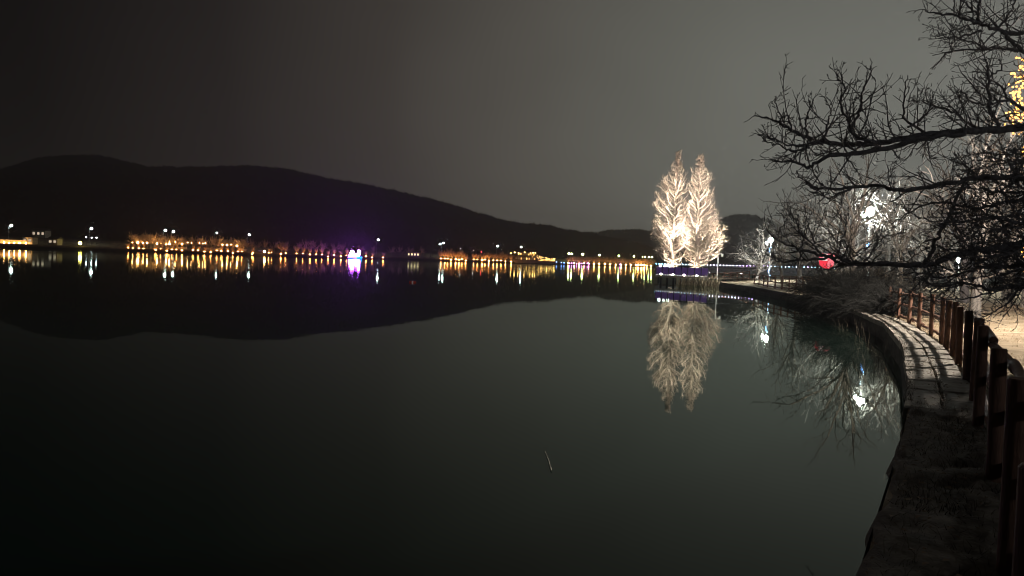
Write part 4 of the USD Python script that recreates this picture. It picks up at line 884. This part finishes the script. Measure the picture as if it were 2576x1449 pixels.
# ------------------------------------------------------------------ the big dark tree whose boughs cross the picture at right
TREE = thing('overhanging_tree', 'big dark bare tree whose knotty boughs reach in from the right edge over the lake', 'tree', (0, 0, 0))
r6 = lambda x, y: (1823.9 + x / 3.2918, y / 3.2918)
r7 = lambda x, y: (1823.9 + x / 3.2918, 377.4 + y / 3.2918)
NEAR = .5
trunk = catmull([(7.75, 8.0, .45), (7.65, 8.1, 1.2), (7.7, 8.3, 2.1), (7.55, 8.4, 3.2), (7.75, 8.5, 4.4), (7.6, 8.6, 5.6), (7.5, 8.7, 6.5)], 5)
part(TREE, 'trunk', poly_tube(trunk, np.linspace(.19, .07, len(trunk)), 14), BARK_DARK, smooth=True)
LIMBS = [
    # (region fn, points, depth start/end, radius start/end)
    (r6, [(3300, 900), (2900, 1000), (2476, 1055), (2100, 1080), (1700, 1108), (1400, 1165), (1050, 1200), (800, 1170), (690, 1140), (600, 1105), (480, 1045), (440, 1000), (350, 985), (240, 955)], (17.0, 16.2), (.125, .014)),
    (r6, [(2000, 1090), (1700, 1135), (1300, 1232), (1050, 1272), (900, 1290), (740, 1352), (690, 1392), (620, 1352), (470, 1340), (410, 1320)], (16.6, 15.4), (.085, .012)),
    (r6, [(1250, 1180), (1060, 1110), (1120, 900), (1130, 780), (1200, 620), (1212, 530)], (16.3, 16.6), (.055, .012)),
    (r6, [(1060, 1110), (1000, 960), (960, 830), (990, 720), (930, 640), (920, 580)], (16.3, 16.0), (.04, .011)),
    (r6, [(690, 1140), (670, 1030), (690, 930), (700, 860)], (16.2, 16.0), (.032, .011)),
    (r6, [(820, 1172), (850, 1020), (880, 920), (830, 830)], (16.2, 16.5), (.036, .011)),
    (r6, [(560, 1085), (520, 960), (460, 960), (420, 860), (420, 800)], (16.2, 16.2), (.028, .010)),
    (r6, [(800, 1180), (600, 1200), (480, 1190), (380, 1150), (330, 1080)], (16.1, 15.6), (.035, .010)),
    (r6, [(700, 1230), (560, 1250), (430, 1200), (320, 1175)], (15.8, 15.2), (.03, .010)),
    (r6, [(1650, 1110), (1480, 960), (1490, 780), (1510, 620)], (17.0, 17.4), (.042, .011)),
    (r6, [(1500, 1060), (1640, 980), (1740, 850)], (16.9, 17.2), (.03, .010)),
    (r6, [(3300, 250), (2900, 330), (2476, 285), (2300, 262), (2110, 195), (2095, 80), (2150, -60), (2180, -160)], (18.5, 17.6), (.09, .02)),
    (r6, [(2110, 200), (1980, 150), (1800, 112), (1690, 110), (1630, 80)], (17.8, 17.4), (.045, .010)),
    (r6, [(2130, 250), (2000, 290), (1870, 310), (1800, 300), (1700, 200)], (17.8, 17.6), (.035, .010)),
    (r6, [(2095, 120), (1980, 20), (1900, -60)], (17.8, 17.5), (.03, .010)),
    (r6, [(2250, 240), (2380, 80), (2420, -80)], (18, 18.4), (.04, .014)),
    (r6, [(2300, 270), (2440, 400), (2600, 520), (2800, 600)], (18, 18.4), (.05, .05)),
    (r6, [(2950, 420), (2476, 420), (2300, 400), (2170, 408), (1860, 428), (1790, 490), (1720, 560)], (20.5, 21), (.065, .012)),
    (r6, [(2170, 408), (2060, 350), (1900, 320), (1680, 318)], (20.8, 21.2), (.035, .009)),
    (r6, [(2260, 1060), (2190, 860), (2180, 640), (2170, 520), (2140, 480)], (17.6, 17.9), (.06, .014)),
    (r6, [(2190, 640), (2290, 560), (2270, 480)], (17.8, 18), (.03, .010)),
    (r6, [(3200, 1150), (2800, 980), (2476, 900), (2350, 830), (2250, 690), (2100, 640)], (19, 18.6), (.08, .012)),
    (r6, [(2350, 830), (2100, 860), (1950, 760), (1830, 830)], (18.6, 18.2), (.04, .010)),
    (r6, [(2100, 1080), (1900, 940), (1750, 880), (1600, 840), (1500, 835)], (18, 19), (.045, .010)),
    (r7, [(3300, 600), (2900, 700), (2476, 780), (2300, 805), (1900, 872), (1700, 950), (1300, 945), (1050, 935), (950, 890), (800, 868), (640, 828), (560, 800), (430, 742), (345, 650), (330, 560)], (18.0, 20.0), (.135, .013)),
    (r7, [(1100, 940), (960, 945), (880, 900), (700, 908), (570, 920), (450, 926), (380, 850), (330, 800)], (19.4, 18.6), (.06, .011)),
    (r7, [(800, 868), (745, 780), (720, 700), (690, 610), (660, 470)], (19.5, 19.7), (.045, .011)),
    (r7, [(760, 800), (620, 680), (600, 600), (540, 540), (515, 470)], (19.5, 19.3), (.032, .010)),
    (r7, [(940, 885), (960, 760), (1000, 640), (930, 490)], (19.6, 19.9), (.035, .011)),
    (r7, [(640, 828), (640, 700), (610, 640), (560, 560)], (19.7, 19.4), (.028, .010)),
    (r7, [(430, 742), (450, 660), (500, 600), (470, 520)], (19.9, 20), (.024, .010)),
    (r7, [(1060, 940), (930, 965), (820, 995), (745, 960), (720, 920)], (19.4, 19.1), (.035, .010)),
    (r7, [(1150, 940), (1250, 800), (1330, 720), (1480, 690)], (19.4, 19.8), (.034, .010)),
    (r7, [(1080, 850), (1180, 800), (1260, 745), (1330, 720)], (19.4, 19.4), (.016, .009)),
    (r7, [(3100, 1080), (2700, 1120), (2476, 1108), (2200, 1150), (2000, 1100), (1750, 1130), (1620, 1050), (1540, 1100)], (17.6, 18.2), (.075, .012)),
    (r7, [(2000, 1102), (1880, 1150), (1790, 1172)], (18, 18), (.03, .010)),
    (r7, [(1760, 1130), (1700, 1170), (1712, 1240)], (18.1, 18), (.022, .010)),
    (r7, [(1640, 1060), (1560, 1150), (1440, 1290), (1380, 1380)], (18.2, 18.4), (.03, .011)),
    (r7, [(3100, 250), (2700, 240), (2476, 232), (2100, 232), (1900, 262), (1500, 330), (1250, 300), (1000, 312), (740, 322), (690, 282), (610, 205), (600, 170)], (17.5, 16.5), (.10, .012)),
    (r7, [(1050, 312), (860, 400), (800, 350), (720, 300)], (16.8, 16.4), (.035, .010)),
    (r7, [(2050, 130), (1950, 330), (1850, 560), (1750, 760), (1650, 955)], (18.6, 19.0), (.03, .06)),
    (r7, [(2800, 500), (2400, 420), (2100, 480), (1800, 430), (1600, 480), (1400, 600), (1300, 590)], (18.8, 19.2), (.06, .011)),
    (r7, [(2900, 640), (2500, 620), (2200, 560), (1900, 600), (1600, 560), (1450, 440)], (18.2, 18.0), (.055, .011)),
    (r7, [(2700, 900), (2350, 960), (2100, 980), (1800, 1060), (1600, 1010), (1420, 1040)], (18.4, 19.2), (.06, .012)),
]
RL = random.Random(99)
for k in range(26):
    u0, v0 = RL.uniform(2600, 2700), RL.uniform(330, 700); Lp = RL.uniform(180, 420); a = math.radians(RL.uniform(160, 205)); d0 = RL.uniform(16.5, 21)
    pts = [(u0, v0)]
    for q in range(5):
        a += RL.gauss(0, .16); pts.append((pts[-1][0] + math.cos(a) * Lp / 5, pts[-1][1] + math.sin(a) * Lp / 5))
    LIMBS.append((lambda x, y: (x, y), pts, (d0, d0 + RL.uniform(-1, 1)), (RL.uniform(.018, .045), .010)))
def project(p):
    d = np.asarray(p) - EYE; f = d.dot(FWD); return 1288 + FPX * d.dot(RIGHT) / f, 724.5 - FPX * d.dot(UP) / f
CF = [(5, .15, .035, 10.0, 44, .50), (4, .18, .03, 10.4, 42, .52), (3, .18, .02, 0, 40, .5)]
tw = Wood(777); R = tw.r
for fn, pts, (d0, d1), (a0, a1) in LIMBS:
    P = []
    for i, (x, y) in enumerate(pts):
        f = i / (len(pts) - 1); P.append(at(*fn(x, y), NEAR * (d0 + (d1 - d0) * f + R.uniform(-.12, .12))))
    P = catmull(P, 6); P += np.array([[R.gauss(0, .009) for _ in range(3)] for _ in P]); P[0] = P[0]
    f = np.linspace(0, 1, len(P)); rad = .86 * NEAR * (a0 + (a1 - a0) * f ** .8) * np.array([R.uniform(.9, 1.14) for _ in P])
    part(TREE, 'limb', poly_tube(P, rad, 9), BARK_DARK, smooth=True)
    L = np.linalg.norm(np.diff(P, axis=0), axis=1)
    for i in range(len(P) - 1):
        if P[i][0] > 7.7: continue
        d = (P[i + 1] - P[i]) / L[i]; n = L[i] * 17.0; k = int(n) + (R.random() < n - int(n))
        for _ in range(k):
            e = np.array([R.gauss(0, 1), R.gauss(0, .8), R.gauss(.45, 1)]); e -= d * e.dot(d); e /= np.linalg.norm(e) + 1e-9
            a = math.radians(R.uniform(32, 78)); q = P[i] + (P[i + 1] - P[i]) * R.random(); pu, pv = project(q)
            if 2035 < pu < 2108 and 636 < pv < 725: continue      # the bough is bare where the lantern shows
            r = min(rad[i] * .6, R.uniform(.0055, .012))
            tw.grow(tuple(q), tuple(d * math.cos(a) + e * math.sin(a)), R.uniform(.17, .50) * (.7 + r * 44) * (1 - .68 * f[i] ** 2), max(r, .0048), 0, CF)
keep = []
for i, q in enumerate(tw.b):
    pu, pv = project(q)
    if (pu - 2076) ** 2 + (pv - 664) ** 2 > 25 ** 2: keep.append(i)
tw.a, tw.b, tw.ra, tw.rb = ([L_[i] for i in keep] for L_ in (tw.a, tw.b, tw.ra, tw.rb))
# knotty buds at twig ends
n0 = len(tw.a)
for i in range(0, n0):
    tw.ra[i] = max(tw.ra[i], .0034); tw.rb[i] = max(tw.rb[i], .0027)
for i in range(0, n0, 5):
    p, q = np.array(tw.a[i]), np.array(tw.b[i]); d = (q - p) / (np.linalg.norm(q - p) + 1e-9)
    tw.add(tuple(q - d * .008), tuple(q + d * .013), .0062, .003)
part(TREE, 'twigs', tw.mesh(3), BARK_DARK, kind='stuff')

# ------------------------------------------------------------------ shrubs on the bank
def shrub(loc, r, h, n, lab, seed, droop=.08, leafy=False, mat=SHRUB, name='bank_shrub'):
    w = Wood(seed); R = w.r; x0, y0 = loc; z0 = float(land_z(np.array([x0]), np.array([y0]))[0])
    for _ in range(n):
        a = R.uniform(0, 6.28); e = math.radians(R.uniform(25, 85)); rr = r * .35 * R.random() ** .5; aa = R.uniform(0, 6.28)
        w.grow((rr * math.cos(aa), rr * math.sin(aa), 0), (math.cos(a) * math.cos(e), math.sin(a) * math.cos(e), math.sin(e)), R.uniform(.55, 1.0) * math.hypot(r * math.cos(e), h * math.sin(e)) * 1.0, .012, 0,
               [(6, .12, -droop, 3.4, 32, .45), (3, .2, -.04, 4, 35, .5), (2, .2, -.03, 0, 0, 0)])
    t = thing(name, lab, 'shrub', (x0, y0, z0), group=None)
    mn = math.hypot(x0, y0) * .00018
    w.ra = [max(q, mn) for q in w.ra]; w.rb = [max(q, mn * .8) for q in w.rb]
    a = np.array(w.ra); f = lambda I, k: tubes([w.a[j] for j in I], [w.b[j] for j in I], a[I], np.array(w.rb)[I], k)
    part(t, 'stems', f(np.where(a > .009)[0], 4), mat, kind='stuff'); part(t, 'twigs', f(np.where(a <= .009)[0], 3), mat, kind='stuff')
for i, (y0, off, r, h, n, lab) in enumerate([(43.5, .9, 2.2, 1.35, 240, 'farthest low shrub arching over the lake edge, by the fence bend'), (40, .7, 2.4, 1.55, 300, 'low dark shrub over the lake edge, second farthest of the row'), (36.5, .7, 2.5, 1.7, 320, 'middle dark shrub of the row overhanging the bank wall'),
                                             (33, .8, 2.4, 1.7, 320, 'dark tangled shrub where the pale stone edging begins'), (29.5, 1.3, 1.9, 1.45, 260, 'dark shrub growing into the far end of the log fence'), (26.0, 2.4, 1.1, 1.0, 80, 'nearest and smallest dark shrub, tangled in the log fence')]):
    t_, n_ = perp(y0); c = np.array([sx(y0), y0]) + n_ * off; shrub(c, r, h, n, lab, 400 + i, .13, mat=DARKSHRUB)
for i, (u, D, r, h, lab) in enumerate([(2110, 47, 2.4, 1.5, 'rounded shrub below the tall park lamp'), (2170, 40, 2.4, 1.6, 'dense shrub right of the red lantern'), (2230, 36, 2.2, 1.5, 'dense shrub behind the far end of the near log fence')]):
    g_ = ground_at(u, D, .8); shrub(g_[:2], r, h, 110, lab, 420 + i, .05)
# evergreens just outside the picture that keep the lamp off the near bank
def evergreen(x, y, r, h, lab, seed):
    R = random.Random(seed); nr = np.random.RandomState(seed); z0 = float(land_z(np.array([x]), np.array([y]))[0])
    t = thing('evergreen_shrub', lab, 'shrub', (x, y, z0)); part(t, 'trunk', poly_tube([(0, 0, -.2), (.05, 0, h * .8)], [.10, .03], 8), BARK_DARK)
    n = 5200; ph = nr.uniform(0, 6.283, n); ct = nr.uniform(-.9, 1, n); rad = nr.uniform(.55, 1, n) ** .4 * (1 + .18 * np.sin(3 * ph + 4 * ct)); st = np.sqrt(1 - ct ** 2)
    C = np.stack([r * rad * st * np.cos(ph), r * rad * st * np.sin(ph), h * .5 + h * .5 * ct * rad], 1); C[:, 2] = np.maximum(C[:, 2], .12)
    A1, A2 = nr.normal(0, 1, (n, 3)), nr.normal(0, 1, (n, 3)); A1 /= np.linalg.norm(A1, axis=1, keepdims=True); A2 -= A1 * (A1 * A2).sum(1, keepdims=True); A2 /= np.linalg.norm(A2, axis=1, keepdims=True)
    V = np.stack([C - A1 * .15, C + A2 * .07, C + A1 * .15, C - A2 * .07], 1).reshape(-1, 3); b_ = np.arange(n)[:, None] * 4; F = np.vstack([b_ + [0, 1, 2], b_ + [0, 2, 3]])
    part(t, 'leaves', (V, F), EVERGREEN, kind='stuff')
evergreen(12.0, 13.2, 1.7, 5.2, 'dense evergreen shrub beyond the right edge, farthest of three', 501)
evergreen(11.0, 10.2, 1.8, 5.0, 'dense evergreen shrub beyond the right edge, middle of three', 502)
evergreen(10.0, 7.0, 2.0, 4.8, 'dense evergreen shrub beyond the right edge, nearest of three', 503)

# ------------------------------------------------------------------ reeds, grass, litter
def blades(pts, h0, h1, w, lean, seed, seg=3):
    nr = np.random.RandomState(seed); P = np.asarray(pts, float); n = len(P); hh = nr.uniform(h0, h1, n); a = nr.uniform(0, 6.283, n); l = nr.normal(0, lean, (n, 2)); Vs = []
    side = np.stack([np.cos(a), np.sin(a), 0 * a], 1) * w
    for k in range(seg + 1):
        t = k / seg; c = P + np.stack([l[:, 0] * hh * t ** 1.8, l[:, 1] * hh * t ** 1.8, hh * t * (1 - .15 * t * np.abs(l[:, 0]))], 1); ww = (1 - .85 * t)
        Vs += [c - side * ww, c + side * ww]
    V = np.stack(Vs, 1).reshape(-1, 3); o = (np.arange(n) * 2 * (seg + 1))[:, None]; F = []
    for k in range(seg): F += [o + [2 * k, 2 * k + 1, 2 * k + 3], o + [2 * k, 2 * k + 3, 2 * k + 2]]
    return V, np.vstack(F)
pts = []
for _ in range(420):
    f = rng.random(); u = 1700 + 108 * f ** .7; D = 89 - 7 * f + rng.uniform(-1.2, 1.0); pts.append(ground_at(u, D, -.05))
solo('reeds', blades(pts, .5, 1.55, .035, .22, 1), REED, 'dry tan reeds standing in the water in front of the deck', 'reeds', kind='stuff')
pts = []
for _ in range(90):
    yv = rng.uniform(15, 31); t_, n_ = perp(yv); q = np.array([sx(yv), yv]) - n_ * rng.uniform(.1, 1.1); pts.append((q[0], q[1], -.05))
solo('reeds', blades(pts, .25, .8, .005, .3, 2), SHRUB, 'sparse thin dry stems rising from the water below the dark shrubs', 'reeds', kind='stuff')
pts = []
for _ in range(26000):
    yv = 3 + 30 * rng.random() ** .8; d = .95 + 9.5 * rng.random() ** 1.3; x = sx(yv) + d * 1.12; pts.append((x, yv, 0))
pts = np.array(pts); dens = meshkit.fbm(np.stack([pts[:, 0] * 1.2, pts[:, 1] * 1.2, 0 * pts[:, 0]], -1), 3, 21); pts = pts[dens > .44]
pts[:, 2] = land_z(pts[:, 0], pts[:, 1]) - .01
solo('lawn_grass', blades(pts, .025, .085, .005, .6, 3, 2), BLADE, 'short dry winter grass covering the lawn behind the log fence', 'grass', kind='stuff')
# weeds and soil on the near bank between the slabs and the fence
pts = []
for _ in range(9000):
    yv = rng.choice([rng.uniform(1.5, 9.4), rng.uniform(1.5, 28)]); t_, n_ = perp(yv); q = np.array([sx(yv), yv]) + n_ * (rng.choice([rng.uniform(.80, 1.25), rng.uniform(-.06, .05), rng.gauss(.37, .03)]) if yv > 9.2 else rng.uniform(.06, 1.2)); pts.append((q[0], q[1], .56))
solo('bank_weeds', blades(pts, .02, .10, .004, .7, 4, 2), SHRUB, 'withered weeds growing along the stone edging and the fence foot', 'weeds', kind='stuff')
# leaf litter on the near bank
pts = []; nl = 700
LV, LF = [], []
for k in range(nl):
    yv = rng.uniform(2, 14); t_, n_ = perp(yv); q = np.array([sx(yv), yv]) + n_ * rng.uniform(0, 1.6); a = rng.uniform(0, 6.28); s = rng.uniform(.015, .035)
    z = .605 + rng.uniform(0, .012); c, sn = math.cos(a) * s, math.sin(a) * s
    LV += [(q[0] - c, q[1] - sn, z), (q[0] - sn * .5, q[1] + c * .5, z + .008), (q[0] + c, q[1] + sn, z + .004), (q[0] + sn * .5, q[1] - c * .5, z + .01)]; LF += [(4 * k, 4 * k + 1, 4 * k + 2), (4 * k, 4 * k + 2, 4 * k + 3)]
solo('fallen_leaves', (np.array(LV), np.array(LF)), looks('dead_leaf', (.26, .18, .11), (.14, .09, .055), scale=8), 'small dead leaves scattered over the dark near bank', 'leaves', kind='stuff')

# floating things
b = at(1038, 711, 62.0); k = EYE + ray(1038, 711) * (EYE[2] / -ray(1038, 711)[2])
fb = thing('red_float', 'small red float lying on the dark lake left of the middle', 'float', (k[0], k[1], 0))
part(fb, 'body', poly_tube([(-.30, 0, .05), (-.24, 0, .05), (.2, 0, .05), (.30, 0, .05)], [.05, .10, .10, .05], 10), RED_FLOAT, smooth=40); part(fb, 'band', poly_tube([(-.06, 0, .05), (.06, 0, .05)], [.107, .107], 10), WHITE)
on = lambda u, v: EYE + ray(u, v) * (EYE[2] / -ray(u, v)[2])
a, b = on(1371, 1136), on(1387, 1186); mid = (a + b) / 2 + [.005, 0, .012]
st = thing('floating_stick', 'thin pale stick floating alone on the open lake', 'stick', (0, 0, 0))
part(st, 'stem', poly_tube([a + [0, 0, .006], mid, b + [0, 0, .012]], [.003, .005, .007], 6), looks('bleached_stick', (.62, .60, .52), (.5, .48, .42), scale=9));
